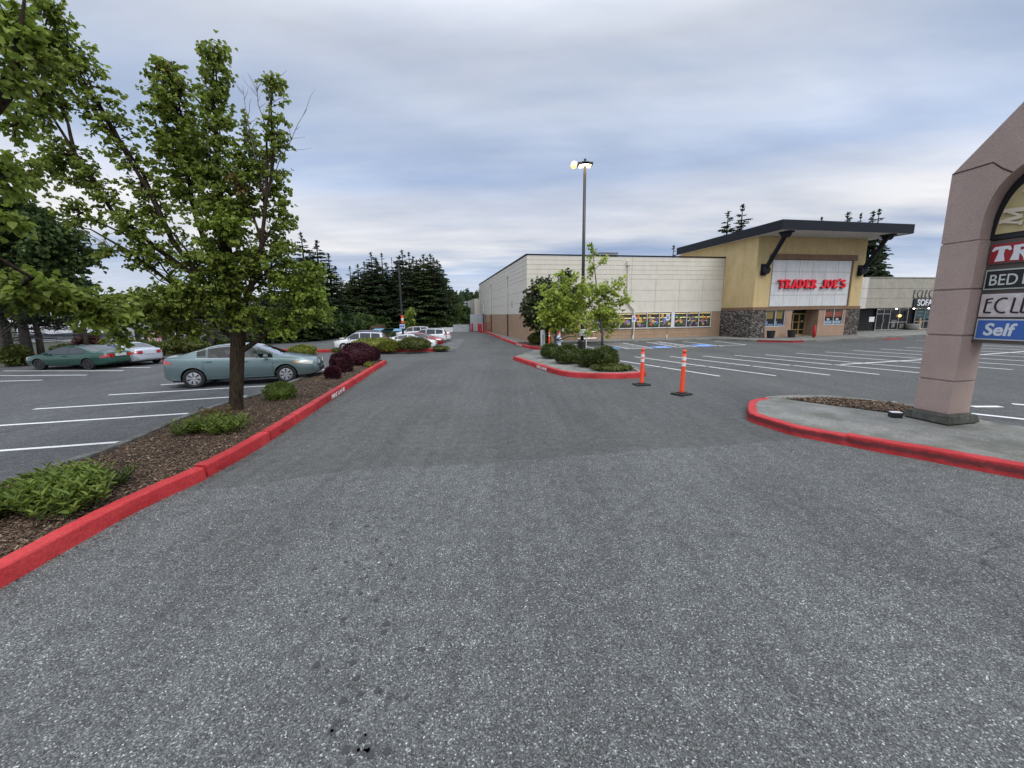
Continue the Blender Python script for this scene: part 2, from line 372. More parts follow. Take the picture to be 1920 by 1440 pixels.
# ------------------------------------------------------------------ ground
def sheet(name, pts, z, m, kind='structure'):
    bm = bmesh.new(); vs = [bm.verts.new((p[0], p[1], z)) for p in pts]; f = bm.faces.new(vs)
    bmesh.ops.triangulate(bm, faces=[f]); me = bpy.data.meshes.new(name); bm.normal_update()
    for q in bm.faces:
        if q.normal.z < 0: q.normal_flip()
    bm.to_mesh(me); bm.free(); me.materials.append(m); o = bpy.data.objects.new(name, me); COL.objects.link(o)
    if kind: o['kind'] = kind
    return o
sheet('ground', [(-900, -300), (900, -300), (900, 1500), (-900, 1500)], 0, M['asphalt'])
seam = [(-4.75, 5.22), (-4.1, 5.36), (-3.3, 5.62), (-2.24, 6.0), (-.8, 6.1), (.34, 6.27), (2.24, 6.63), (4.28, 6.92), (5.6, 7.2), (7.0, 8.0)]
seamp = [(p.x, p.y + random.uniform(-.012, .012)) for p in smooth_path([(a, b, 0) for a, b in seam], 8)]
sheet('road', [(-30, -12), (40, -12), (40, 8)] + list(reversed(seamp)) + [(-30, 4.5)], .004, M['asphalt_coarse'])
lotl = [(-7.55, 5.0), (-7.9, 9.), (-8.0, 12.), (-8.1, 16.5), (-7.6, 21.), (-8.2, 24.0), (-14, 25.6), (-20.5, 24.5), (-27, 22), (-45, 24), (-45, 3), (-12, 1)]
sheet('left_lot', lotl, .0045, M['lot'])
sheet('forest_floor', [(-21.3, 31), (-21.9, 40), (-22, 54), (-17, 56), (-12, 62), (-9, 75), (-9, 1400), (-800, 1400), (-800, 30), (-60, 30), (-40, 27)], .02, mat('forest_soil', (.03, .035, .018), .95))

# kerbs -------------------------------------------------------------
def kerb(name, pts, w_, h, m, side=1, joints=3.0, label=None, rough=.006, gap=.012, z0=0, closed=False, resample=True):
    P = [xy(p) for p in smooth_path([(p[0], p[1], 0) for p in pts], 8)] if resample else [xy(p) for p in pts]
    # even spacing
    D = [0]
    for a, b in zip(P, P[1:]): D.append(D[-1] + (b - a).length)
    step = .12; n = max(2, int(D[-1] / step)); xs = np.linspace(0, D[-1], n + 1)
    px = np.interp(xs, D, [p.x for p in P]); py = np.interp(xs, D, [p.y for p in P])
    mb = MB(); prof = [(0, z0), (.010, h * .5), (.020, h - .022), (.030, h - .007), (.046, h), (w_ - .02, h + .002), (w_, h - .010), (w_, z0)]
    k = len(prof); start = True; last = 0
    rows = []
    for i in range(n + 1):
        a = Vector((px[max(i - 1, 0)], py[max(i - 1, 0)])); b = Vector((px[min(i + 1, n)], py[min(i + 1, n)]))
        t = (b - a).normalized(); nr = Vector((-t.y, t.x)) * side
        jit = random.uniform(-rough, rough) - (random.uniform(.01, .03) if random.random() < .03 else 0)
        rows.append(([(px[i] + nr.x * (u + jit * (v > .05)), py[i] + nr.y * (u + jit * (v > .05)), v + (random.uniform(-rough, rough) * .6 if v > .05 else 0)) for u, v in prof], t))
    def emit(rws):
        if len(rws) < 2: return
        v = [q for r in rws for q in r[0]]; f = []
        for i in range(len(rws) - 1):
            for j in range(k - 1):
                q = (i * k + j, i * k + j + 1, (i + 1) * k + j + 1, (i + 1) * k + j); f.append(q if side < 0 else tuple(reversed(q)))
        f.append(tuple(range(k))); f.append(tuple(reversed(range((len(rws) - 1) * k, len(rws) * k))))
        mb.add(v, f)
    seg = []; nj = joints
    for i, r in enumerate(rows):
        if xs[i] > nj:
            # shorten the end a little to leave a joint
            q, t = seg[-1]; q2 = [(lerp(a[0], b[0], .9 - gap / step), lerp(a[1], b[1], .9 - gap / step), lerp(a[2], b[2], .9)) for a, b in zip(q, r[0])]
            seg.append((q2, t)); emit(seg); seg = [r]; nj += joints * random.uniform(.75, 1.3)
        else: seg.append(r)
    emit(seg)
    o = mb.build(name, m, smooth=False); o['kind'] = 'structure'
    if label: o['label'] = label
    return o
# left planting island: outer kerb beside the lane
KL = [(-4.55, -2.5), (-4.62, 1.0), (-4.69, 3.23), (-4.74, 3.85), (-4.77, 4.65), (-4.66, 5.67)]
KL2 = [(-4.68, 5.74), (-4.72, 6.94), (-4.96, 8.87), (-5.41, 12.27), (-5.74, 15.0), (-6.02, 17.0), (-6.31, 19.81)]
kerb('kerb', KL, .20, .185, M['red'], 1, 9); kerb('kerb', KL2, .20, .20, M['red'], 1, 1.7, rough=.008, gap=.03)
kerb('kerb', [(-6.31, 19.83), (-6.5, 20.25), (-7.1, 20.75), (-7.9, 20.9)], .18, .17, M['kerb_grey'], 1, 3)
KG = [(-7.45, -2.5), (-7.40, 3.0), (-7.38, 5.9), (-7.33, 6.6), (-7.5, 7.6), (-7.8, 8.9), (-7.88, 10.2), (-7.78, 11.9), (-8.05, 14.8), (-7.95, 16.9), (-7.9, 20.9)]
kerb('kerb', KG, .18, .165, M['kerb_side'], -1, 3)
# mulch bed with its own relief
def bed(name, left, right, z, m, amp=.03, nu=26, step=.12, kind='structure'):
    ls = smooth_path([(p[0], p[1], 0) for p in left], 8); rs_ = smooth_path([(p[0], p[1], 0) for p in right], 8)
    def at(ps, y):
        ys = [p.y for p in ps]; return float(np.interp(y, ys, [p.x for p in ps]))
    y0 = max(ls[0].y, rs_[0].y); y1 = min(ls[-1].y, rs_[-1].y); n = int((y1 - y0) / step); mb = MB(); v = []
    for i in range(n + 1):
        y = lerp(y0, y1, i / n); a, b = at(ls, y), at(rs_, y)
        for j in range(nu + 1):
            t = j / nu; x = lerp(a, b, t); hump = math.sin(math.pi * t) * .07
            v.append((x, y, z + hump + amp * (math.sin(x * 9 + y * 3) * .3 + random.uniform(-.5, .5) * .6) * min(1, 4 * t * (1 - t) + .15)))
    f = [(i * (nu + 1) + j, i * (nu + 1) + j + 1, (i + 1) * (nu + 1) + j + 1, (i + 1) * (nu + 1) + j) for i in range(n) for j in range(nu)]
    mb.add(v, f); o = mb.build(name, m, smooth=True); o['kind'] = kind; return o, at, ls, rs_
Lk = [(x + .17, y) for x, y in KG[:-1]] + [(-7.75, 20.7)]
Rk = [(x - .16, y) for x, y in KL[:-1] + KL2[1:]] + [(-6.55, 20.7)]
bedo, bat, bls, brs = bed('mulch_bed', Lk, Rk, .105, M['mulch'])
# loose wood chips
def chips(name, sampler, n, s0, s1, z):
    mb = MB()
    for _ in range(n):
        x, y = sampler(); a = random.uniform(0, 6.28); l = random.uniform(s0, s1); wd = l * random.uniform(.18, .45); t = random.uniform(-.5, .5); q = random.uniform(-.5, .5)
        dx, dy = math.cos(a), math.sin(a); zz = z(x, y) + random.uniform(.0, .03)
        v = []
        for u, s in ((-1, -1), (1, -.6), (1, .6), (-1, 1)):
            v.append((x + dx * u * l / 2 - dy * s * wd / 2, y + dy * u * l / 2 + dx * s * wd / 2, zz + u * t * l / 2 + s * q * wd / 2))
        mb.add(v, [(0, 1, 2, 3)])
    o = mb.build(name, M['chips']); o['kind'] = 'stuff'; return o
def bsamp():
    y = 2.5 + 17.5 * random.random() ** 1.8; t = random.random()
    return lerp(bat(bls, y), bat(brs, y), t), y
def bz(x, y):
    a, b = bat(bls, y), bat(brs, y); t = (x - a) / (b - a); return .105 + math.sin(math.pi * max(0, min(1, t))) * .07
chips('wood_chips', bsamp, 36000, .012, .055, bz)

# right island beside the store lane -------------------------------
IR = [(.08, 20.86), (.99, 17.97), (1.71, 15.72), (2.1, 15.0), (2.6, 14.6), (3.36, 14.4), (4.3, 14.35), (4.9, 14.6), (5.2, 15.1), (5.25, 15.6)]
kerb('kerb', IR, .20, .19, M['red'], 1, 5.2)
walk_r = [(p.x, p.y) for p in smooth_path([(a, b, 0) for a, b in IR], 6)]
def inset(pts, d):
    out = []
    for i, p in enumerate(pts):
        a = Vector(pts[max(i - 1, 0)]); b = Vector(pts[min(i + 1, len(pts) - 1)]); t = (b - a).normalized(); out.append((p[0] - t.y * d, p[1] + t.x * d))
    return out
wr = inset(walk_r, .12)
o = MB().prism(wr + [(4.9, 17.3), (3.4, 21.5), (2.6, 24.2), (1.5, 24.6), (.6, 22.0)], 0, .165).build('pavement', M['walk']); o['kind'] = 'structure'
kerb('kerb', [(5.25, 15.6), (5.0, 17.4), (3.5, 21.6), (2.7, 24.3), (1.5, 24.75), (.5, 22.2), (.08, 20.86)], .14, .172, M['walk'], 1, 3)
sheet('island_soil', [(2.35, 22.6), (2.2, 20.3), (2.75, 17.6), (3.35, 16.2), (3.9, 15.1), (4.85, 15.0), (4.95, 16.2), (4.6, 17.8), (3.5, 20.8), (2.9, 22.8)], .172, M['mulch'])
# sign island at right ---------------------------------------------
g2_ = lambda *q: tuple(G(*q))[:2]
SR1 = [(6.5, 10.0), (6.0, 9.72), (5.62, 9.2), g2_(1401, 786), g2_(1412, 793), g2_(1436, 801), g2_(1492, 818), g2_(1585, 836)]
SR2 = [g2_(1583, 835.5), g2_(1650, 849), g2_(1718, 861), g2_(1830, 883), g2_(1920, 899.5), (7.9, 4.35), (9.5, 2.8)]
kerb('kerb', SR1, .2, .185, M['red_worn'], 1, 9, rough=.008); kerb('kerb', SR2, .2, .205, M['red_worn'], 1, 2.7, rough=.008)
sr = inset([(p.x, p.y) for p in smooth_path([(a, b, 0) for a, b in SR1 + SR2[1:]], 6)], .17)
o = MB().prism(sr + [(12.5, 3.3), (9.75, 6.75), (9.30, 7.30), (9.38, 8.2), (9.15, 9.1), (8.2, 10.05), (7.2, 10.15)], 0, .18).build('pavement', M['walk']); o['kind'] = 'structure'
kerb('kerb', [(12.6, 3.4), (9.85, 6.85), (9.42, 7.35), (9.50, 8.2), (9.28, 9.15), (8.3, 10.12), (7.2, 10.22), (6.5, 10.05)], .14, .186, M['walk'], 1, 3)
sheet('mulch_bed', [(6.95, 9.7), (7.6, 8.9), (8.25, 8.1), (8.9, 8.3), (9.1, 8.75), (8.8, 9.4), (8.1, 9.85), (7.4, 9.85)], .188, M['mulch'])
def msamp():
    while True:
        x, y = random.uniform(6.9, 9.1), random.uniform(8.1, 9.83)
        if y > 9.72 - (x - 6.95) * 1.25 and y > 8.15 + (x - 8.25) * .35 and y < 9.85 - max(0, x - 8.1) * .65: return x, y
chips('wood_chips', msamp, 2600, .02, .08, lambda x, y: .190)
# broken gap rubble in the kerb
mb = MB()
for i in range(14):
    c = G(1580 + random.uniform(0, 30), 833 + random.uniform(-3, 6)); mb.obox((c.x + .1, c.y + .05, 0), (random.uniform(.02, .06), random.uniform(.02, .05), random.uniform(.015, .06)), random.uniform(0, 3))
o = mb.build('kerb_rubble', M['red'], bevel=.01); o['kind'] = 'structure'
# far island and its kerb -----------------------------------------
FI = [(-16.5, 27.9), (-14.0, 27.3), (-13.13, 27.05), (-9.0, 26.6), (-5.15, 26.6)]
kerb('kerb', FI, .2, .2, M['red'], 1, 4)
kerb('kerb', [(-5.15, 26.6), (-4.3, 26.9), (-3.95, 27.4), (-4.3, 27.85), (-5.2, 28.0)], .2, .17, M['walk'], 1, 3)
o = MB().prism([(-16.4, 28.0), (-13.1, 27.2), (-9, 26.75), (-5.1, 26.75), (-4.3, 27.1), (-4.1, 27.4), (-4.4, 27.75), (-5.2, 27.9), (-16.4, 29.3)], 0, .14).build('planting_island', concrete_mat('grassy_soil', (.05, .06, .025), (.10, .11, .045), 3, 30)); o['kind'] = 'structure'
# store kerb and pavement, left side ------------------------------
SK = [(-3.93, 54.75), (-2.03, 44.81), (-.17, 33.54), (1.0, 28.48), (1.96, 26.39), (2.7, 25.9)]
kerb('kerb', SK, .2, .18, M['red'], 1, 3.4)
st_w = [(p[0], p[1]) for p in inset(SK, .1)]
o = MB().prism(st_w + [(3.1, 27.0), (3.6, 31.2), (7.33, 31.8), (14.25, 32.95), (17.0, 33.4), (17.9, 32.6), (18.9, 30.9), (20.9, 29.5), (23.1, 29.9), (30.5, 32.6), (60, 41), (60, 47), (1.0, 35.2), (-4, 57)], 0, .14).build('pavement', M['walk']); o['kind'] = 'structure'
o = MB().prism([(19.1, 30.62), (20.9, 29.40), (21.9, 29.58), (21.9, 29.75), (20.9, 29.62), (19.2, 30.8)], 0, .148).build('ramp_kerb', M['red_worn']); o['kind'] = 'structure'
o = MB().prism([(29.6, 31.0), (31.3, 31.6), (31.1, 31.9), (29.4, 31.3)], 0, .06).build('ramp_kerb', M['red_worn']); o['kind'] = 'structure'
sheet('planting_soil', [(1.9, 27.0), (2.9, 26.8), (3.3, 31), (1.6, 32.4), (.4, 32.8), (.8, 30)], .146, M['mulch'])
# left far border kerb by the coupes
kerb('kerb', [(-34, 20.2), (-26.6, 21.6), (-22.3, 24.0), (-18.8, 24.3), (-14, 25.3)], .16, .14, M['kerb_grey'], 1, 4)
sheet('planting_soil', [(-60, 21), (-34, 20.4), (-26.6, 21.8), (-22.3, 24.2), (-18.8, 24.5), (-19.0, 25.7), (-23, 30.2), (-60, 34)], .05, M['mulch'])

# painted markings --------------------------------------------------
def line(mb, a, b, w_=.11, mi=0, z=.009):
    a, b = xy(a), xy(b); t = (b - a).normalized(); nr = Vector((-t.y, t.x)) * w_ / 2; n = max(1, int((b - a).length / .35)); pts = []
    L, R = [], []
    for i in range(n + 1):
        p = a.lerp(b, i / n); j = random.uniform(-.006, .006); L.append((p.x + nr.x * (1 + j * 20), p.y + nr.y * (1 + j * 20), z)); R.append((p.x - nr.x * (1 - j * 20), p.y - nr.y * (1 - j * 20), z))
    mb.add(L + R, [(n + 1 + i, n + 2 + i, i + 1, i) for i in range(n)], mi)
mb = MB()
for a, b in [((-7.57, 7.62), (-13.4, 6.25)), ((-7.91, 10.0), (-13.6, 8.55)), ((-7.99, 12.15), (-13.23, 10.65)), ((-8.2, 14.05), (-13.11, 12.59)), ((-8.2, 16.1), (-13.04, 14.45)), ((-8.2, 18.2), (-13.0, 16.6)),
             ((-25.1, 19.35), (-18.59, 18.75)), ((-24.5, 17.7), (-18.91, 17.41)), ((-24, 15.7), (-19.33, 16.08)), ((-22.6, 20.2), (-18.36, 19.94))]: line(mb, a, b, .12)
mb.build('parking_lines', M['white_worn']); bpy.context.scene.objects['parking_lines']['kind'] = 'structure'
mb = MB()
tops = [(5.41, 19.84), (6.74, 21.46), (8.63, 21.41), (10.40, 21.38), (12.18, 21.46), (13.91, 21.54), (15.94, 22.06), (17.96, 22.5), (20.03, 23.09), (22.22, 23.71), (24.54, 24.52), (26.9, 25.4), (29.3, 26.3), (31.8, 27.2), (34.3, 28.1)]
ends = [(7.76, 14.53), (9.79, 14.44), (11.76, 14.40), (13.57, 14.38), (15.4, 14.42), (17.1, 14.6), (19.33, 15.05), (21.3, 15.7), (23.4, 16.4), (25.6, 17.1), (27.9, 17.9), (30.2, 18.7), (32.5, 19.5), (34.8, 20.3), (37, 21.1)]
for a, b in zip(tops, ends): line(mb, a, b, .115)
cl = [(14.43, 17.18), (19.24, 18.4), (24.04, 20.06), (27.67, 21.22), (33, 23)]
for a, b in zip(cl, cl[1:]): line(mb, a, b, .13, z=.013)
line(mb, (11.9, 17.15), (14.43, 17.18), .115, 1, z=.013); line(mb, (5.2, 17.2), (11.9, 17.15), .10, 1, z=.013)
for a, b in [((12.5, 9.6), (13.2, 9.1)), ((10.5, 8.74), (13.0, 6.3)), ((11.25, 9.38), (11.92, 9.35)), ((9.28, 9.99), (9.95, 9.95)), ((36, 24), (37.5, 23.3))]: line(mb, a, b, .16)
# stalls in front of the sofa store
for i in range(8):
    line(mb, (30.5 + i * 2.1, 29.8 + i * .55), (31.9 + i * 2.1, 26.9 + i * .55), .1)
mb.build('parking_lines', [M['white_worn'], M['faint_paint']])['kind'] = 'structure'
mb = MB()
for a, b in [((4.9, 31.2), (5.73, 26.91)), ((7.23, 31.04), (7.76, 26.15)), ((8.89, 31.47), (9.52, 26.4)), ((7.76, 26.2), (9.52, 26.45)), ((10.96, 32.04), (11.3, 26.84)), ((12.0, 32.02), (12.75, 26.93)), ((11.3, 26.9), (12.75, 27.05)), ((13.96, 32.23), (14.5, 27.1)), ((16.4, 31.91), (16.66, 28.1)), ((14.2, 27.58), (16.7, 28.05))]: line(mb, a, b, .12, z=.013)
for x0, x1, y0, y1 in ((7.45, 9.1, 26.5, 31.0), (11.3, 12.25, 27.2, 31.7)):
    for i in range(7):
        y = lerp(y0, y1, i / 6); line(mb, (x0 + .25 - i * .05, y), (x1 + .3 - i * .05, y + .7), .11)
mb.build('accessible_bay_lines', M['white_worn'])['kind'] = 'structure'
for a in ([(5.95, 27.2), (7.35, 26.3), (7.25, 27.6), (6.0, 27.9)], [(9.75, 27.9), (9.85, 26.6), (10.95, 26.7), (10.85, 28.0)], [(13.0, 28.8), (13.1, 27.2), (14.25, 27.4), (14.15, 29.0)]):
    o = sheet('accessible_emblem_paint', a, .010, M['blue_paint'])
    cx = sum(p[0] for p in a) / 4; cy = sum(p[1] for p in a) / 4; mb = MB()
    for p, q in (((-.05, .35), (-.05, -.05)), ((-.05, -.05), (.25, -.05)), ((.25, -.05), (.35, -.4))): line(mb, (cx + p[0], cy + p[1]), (cx + q[0], cy + q[1]), .09, z=.0145)
    pts = [(cx - .1 + .3 * math.cos(rad(t)), cy - .2 + .3 * math.sin(rad(t))) for t in range(100, 350, 30)]
    for p, q in zip(pts, pts[1:]): line(mb, p, q, .07, z=.0145)
    mb.build('accessible_emblem', M['white_worn'])['kind'] = 'structure'
mb = MB()
for i in range(7): line(mb, (-5.6 - i * .05, 28.6 + i * 1.7), (-3.9 - i * .12, 28.9 + i * 1.7), .1)
for i in range(6): line(mb, (-20.0, 29 + i * 3.0), (-15.5, 28.6 + i * 3.0), .1, 1)
mb.build('parking_lines', [M['white_worn'], M['faint_paint']])['kind'] = 'structure'
# oil drips, litter and repaired cracks on the lane
mb = MB()
for _ in range(70):
    px, py = random.gauss(670, 40), random.uniform(900, 1430); c = G(px, py, .0095); r = random.uniform(.008, .030); n = 14
    mb.add([(c.x + r * math.cos(i * 6.283 / n) * random.uniform(.5, 1.2), c.y + r * math.sin(i * 6.283 / n) * random.uniform(.5, 1.2), .0095) for i in range(n)], [tuple(range(n))])
mb.build('oil_spots', mat('oil_spot', (.042, .042, .042), .8))['kind'] = 'structure'

def litter(name, m, n, samp, s0, s1):
    mb = MB()
    for _ in range(n):
        x, y = samp(); r = random.uniform(s0, s1); k = random.randint(4, 6); a0 = random.uniform(0, 6)
        mb.add([(x + r * math.cos(a0 + q * 6.283 / k) * random.uniform(.4, 1.1), y + r * math.sin(a0 + q * 6.283 / k) * random.uniform(.4, 1.1), .011 + random.uniform(0, .012)) for q in range(k)], [tuple(range(k))])
    mb.build(name, m)['kind'] = 'stuff'
def near_kerb():
    y = random.uniform(2.5, 19) ; x = float(np.interp(y, [p[1] for p in KL + KL2], [p[0] for p in KL + KL2])); return x + abs(random.gauss(0, .16)) + .01, y
litter('leaf_litter', M['chips'], 420, near_kerb, .006, .022)
litter('grit', M['white_worn'], 90, lambda: (random.uniform(-4, 6), random.uniform(3, 20)), .004, .012)
# stencilled words on the red kerbs (front faces)
def stencil(path_a, path_b, z, hgt, name='stencilled_words'):
    a, b = Vector((*path_a, 0)), Vector((*path_b, 0)); t = (b - a); L = t.length; rz = math.atan2(t.y, t.x)
    mb = MB(); put_text(mb, text_mesh('FIRE LANE', hgt, L, .003, .02), 0, 0, 0)
    o = mb.build(name, M['white_paint'], loc=(a.x, a.y, z), rz=rz); o['kind'] = 'structure'
stencil((-5.245, 11.25), (-5.45, 12.65), .035, .12)
stencil((1.12, 17.50), (1.46, 16.40), .03, .12)
stencil((.37, 30.9), (.75, 29.3), .03, .12)
stencil((-1.12, 39.4), (-.82, 37.5), .03, .12)

# ------------------------------------------------------------------ store building
BANG = rad(11.4); BC = Vector((1.327, 33.226, 0))
store = empty('store_building', BC, BANG, 'long cream and brown grocery store with yellow entrance tower and dark canopy roof', 'building')
def stucco(name, a, b, sc=1.5, bumps=70, streak=.90):
    m = mat(name, rough=.9, spec=.2); n = N(m); v = n.coord(); c = n.ramp(n.noise(v, sc, 5, .6), [(.3, a), (.7, b)])
    st = n.coord('Object', (2.2, 2.2, .25)); c = n.mix(c, n.ramp(n.noise(st, 1.5, 5, .6), [(.3, streak), (.6, 1.03)]), 1.0, 'MULTIPLY')
    n.base(c); n.bump(n.noise(v, bumps, 3, .6), .15, .01); return m
M['cream'] = stucco('cream_panel', (.64, .60, .51), (.70, .665, .575), streak=.95)
M['brown'] = stucco('brown_panel', (.38, .255, .165), (.45, .31, .205))
M['joint'] = mat('dark_joint', (.38, .35, .29), .9)
M['tan'] = stucco('yellow_stucco', (.57, .43, .215), (.65, .505, .27))
M['tanbrown'] = stucco('brown_trim', (.20, .125, .08), (.25, .16, .105))
M['taupe'] = stucco('taupe_stucco', (.34, .23, .165), (.40, .28, .20))
M['whitepanel'] = stucco('white_sign_panel', (.60, .61, .61), (.68, .69, .69))
M['fascia'] = mat('dark_fascia', (.010, .012, .018), .55, spec=.25)
def stone_mat():
    m = mat('ledge_stone', rough=.95); n = N(m); v = n.coord('Object', (1, 1, 2.1)); vo = n.vor(v, 4.2); sep = n.add('ShaderNodeSeparateColor'); n.link(vo.outputs['Color'], sep.inputs[0])
    c = n.ramp(sep.outputs[0], [(0, (.07, .06, .055)), (.4, (.17, .145, .125)), (.75, (.27, .235, .205)), (1, (.40, .37, .33))])
    v2 = n.vor(v, 4.2, 'DISTANCE_TO_EDGE'); n.base(n.mix((.02, .018, .016), c, n.ramp(v2.outputs['Distance'], [(.02, 0.), (.12, 1.)])))
    n.bump(n.ramp(v2.outputs['Distance'], [(0, 0.), (.25, 1.)]), 1., .08); return m
M['stone'] = stone_mat()
def panels(mb, axis, a0, a1, off, cuts, zs, gap=.024, th=.022):
    """raised panels on a wall; axis 'x': wall along local x at y=off (front -y); axis 'y': wall along y at x=off (front -x)"""
    cs = [a0] + [c for c in cuts if a0 < c < a1] + [a1]
    for u0, u1 in zip(cs, cs[1:]):
        for z0, z1 in zip(zs, zs[1:]):
            g = gap / 2
            if axis == 'x': mb.box(u0 + g, u1 - g, off - th, off + .01, z0 + g, z1 - g)
            else: mb.box(off - th, off + .01, u0 + g, u1 - g, z0 + g, z1 - g)
ZH = 7.08; ZB = 2.38
MB().box(0, 18.4, 0, 32, .0, ZH - .04).build('wall', M['joint'], store)
mb = MB(); zc = [ZB, 3.34, 4.28, 5.22]; zt_ = [5.22, 5.6, 5.98, 6.35, 6.72, ZH - .03]
vc = [.02 + 2.32 * i for i in range(1, 30)]
panels(mb, 'x', 0, 18.36, 0, vc, zc); panels(mb, 'x', 0, 18.36, 0, [9.3], zt_)
panels(mb, 'y', 0, 31.9, 0, [8.0, 19.2], zc); panels(mb, 'y', 0, 31.9, 0, [8.0, 19.2], zt_)
mb.build('upper_wall', M['cream'], store)
mb = MB(); zb = [0.02, .42, .72, 1.0, 1.32, 1.66, 2.0, ZB]
panels(mb, 'y', 0, 31.9, 0, [2.9, 5.8, 8.0, 12, 16, 19.2, 24, 28], zb)
panels(mb, 'x', 0, 5.75, 0, [2.3, 4.2], zb); panels(mb, 'x', 5.75, 17.36, 0, [8.1, 9.62, 12.4, 15.2], zb[:4]); panels(mb, 'x', 17.36, 18.36, 0, [], zb)
mb.build('lower_wall', M['brown'], store)
mb = MB().box(-.07, 18.4, -.07, .12, ZH, ZH + .10).box(-.07, .12, .12, 32.05, ZH, ZH + .10)
mb.build('parapet_cap', M['fascia'], store)
# downspouts
mb = MB(); mb.box(8.74, 9.06, -.26, -.03, 6.35, 6.68); mb.tube([(8.9, -.13, 6.4), (8.9, -.13, 3.25), (9.58, -.15, 2.62), (9.58, -.15, .1)], .07, 8)
mb.build('downspout', M['cream'], store)
for yy in (8.0, 19.2, 31.0):
    mb = MB(); mb.box(-.24, -.03, yy - .14, yy + .14, 6.1, 6.42); mb.tube([(-.12, yy, 6.2), (-.12, yy, ZB)], .065, 8); mb.tube([(-.12, yy, ZB), (-.12, yy, .1)], .066, 8, 1)
    mb.build('downspout', [M['cream'], mat('rust_pipe', (.12, .045, .03), .7)], store)
MB().tube([(-.06, 5.9, 3.0), (-.06, 5.9, 3.7)], .03, 6).build('wall_pipe', M['joint'], store)
# flower windows
glassint = mat('shop_interior', (.05, .042, .03), .9)
FL = [mat('flower_' + n_, c_, .5) for n_, c_ in (('yellow', (.70, .50, .08)), ('orange', (.72, .16, .04)), ('purple', (.17, .10, .24)), ('blue', (.16, .27, .60)), ('pink', (.42, .20, .36)), ('leaf_green', (.045, .17, .05)), ('straw', (.50, .42, .16)), ('maroon', (.28, .05, .05)), ('center', (.10, .05, .03)))]
shelf_glow = mat('warm_shelf_light', (.8, .6, .3), .5, Emission_Color=(1, .78, .38, 1), Emission_Strength=.55)
def flower(mb, x, z, r, mi, y, petals=6, ph=0):
    n = petals * 6
    pts = []
    for i in range(n):
        t = 2 * math.pi * i / n; rr = r * (.62 + .38 * abs(math.cos(petals * t / 2 + ph)))
        pts.append((x + rr * math.cos(t), y, z + rr * math.sin(t)))
    mb.add(pts, [tuple(range(n))], mi)
    pts = [(x + r * .22 * math.cos(t * 1.047), y - .004, z + r * .22 * math.sin(t * 1.047)) for t in range(6)]
    mb.add(pts, [tuple(range(6))], 9)
def pane_mesh(x0, x1, z0, z1, y):
    mb = MB().box(x0, x1, y, y + .02, z0, z1, 0)
    k = 0
    mb.box(x0 + .06, x1 - .06, y - .003, y - .001, lerp(z0, z1, .62), lerp(z0, z1, .67), 10)
    mb.box(x0 + .1, x1 - .25, y - .003, y - .001, lerp(z0, z1, .38), lerp(z0, z1, .42), 10)
    mb.box(x0 + .05, x1 - .05, y - .003, y - .001, lerp(z0, z1, .9), lerp(z0, z1, .94), 10)
    for i in range(16):                                   # leaves
        x, z = random.uniform(x0 + .12, x1 - .12), random.uniform(z0 + .06, lerp(z0, z1, .6)); a = random.uniform(.4, 2.7); l = random.uniform(.22, .4); wd = .06; k += 1
        dx, dz = math.cos(a), math.sin(a); x2 = min(max(x + dx * l, x0 + .02), x1 - .02); z2 = min(z + dz * l, z1 - .02)
        mb.add([(x, y - .005 - k * .0006, z), ((x + x2) / 2 - dz * wd, y - .005 - k * .0006, (z + z2) / 2 + dx * wd), (x2, y - .005 - k * .0006, z2), ((x + x2) / 2 + dz * wd, y - .005 - k * .0006, (z + z2) / 2 - dx * wd)], [(0, 1, 2, 3)], 6)
    order = [1, 2, 3, 4, 5, 7, 8, 1, 3, 5]
    random.shuffle(order)
    for i in range(7):
        r = random.uniform(.10, .20); x = lerp(x0 + r, x1 - r, ((i % 3) + random.uniform(.05, .95)) / 3); z = lerp(z0 + r, z1 - r, ((i // 3) + random.uniform(.1, .9)) / 3)
        flower(mb, x, z, r, order[i], y - .014 - i * .006, random.choice((5, 6, 8)), random.random())
    return mb
PM = [glassint] + FL[:5] + [FL[5], FL[6], FL[7], FL[8], shelf_glow]
for x0, x1 in ((5.83, 9.49), (9.71, 13.30), (13.58, 17.28)):
    z0, z1 = 1.05, 2.36; st = (x1 - x0) / 3
    mb = MB()
    for k in range(4): xx = x0 + k * st; mb.box(xx - .025, xx + .025, -.075, -.03, z0, z1)
    mb.box(x0 - .04, x1 + .04, -.10, -.03, z0 - .07, z0 - .002); mb.box(x0 - .03, x1 + .03, -.08, -.03, z1 + .001, z1 + .03)
    wdw = mb.build('window', M['white'], store)
    for k in range(3): pane_mesh(x0 + k * st + .027, x0 + (k + 1) * st - .027, z0 + .001, z1 - .001, -.035).build('pane', PM, wdw)
MB().box(13.31, 13.56, -.07, -.02, 1.0, 2.37).build('wall_pier', M['white'], store)
mb = MB().box(9.5, 9.70, -.05, -.02, 1.0, 2.37).build('wall_pier', M['brown'], store)
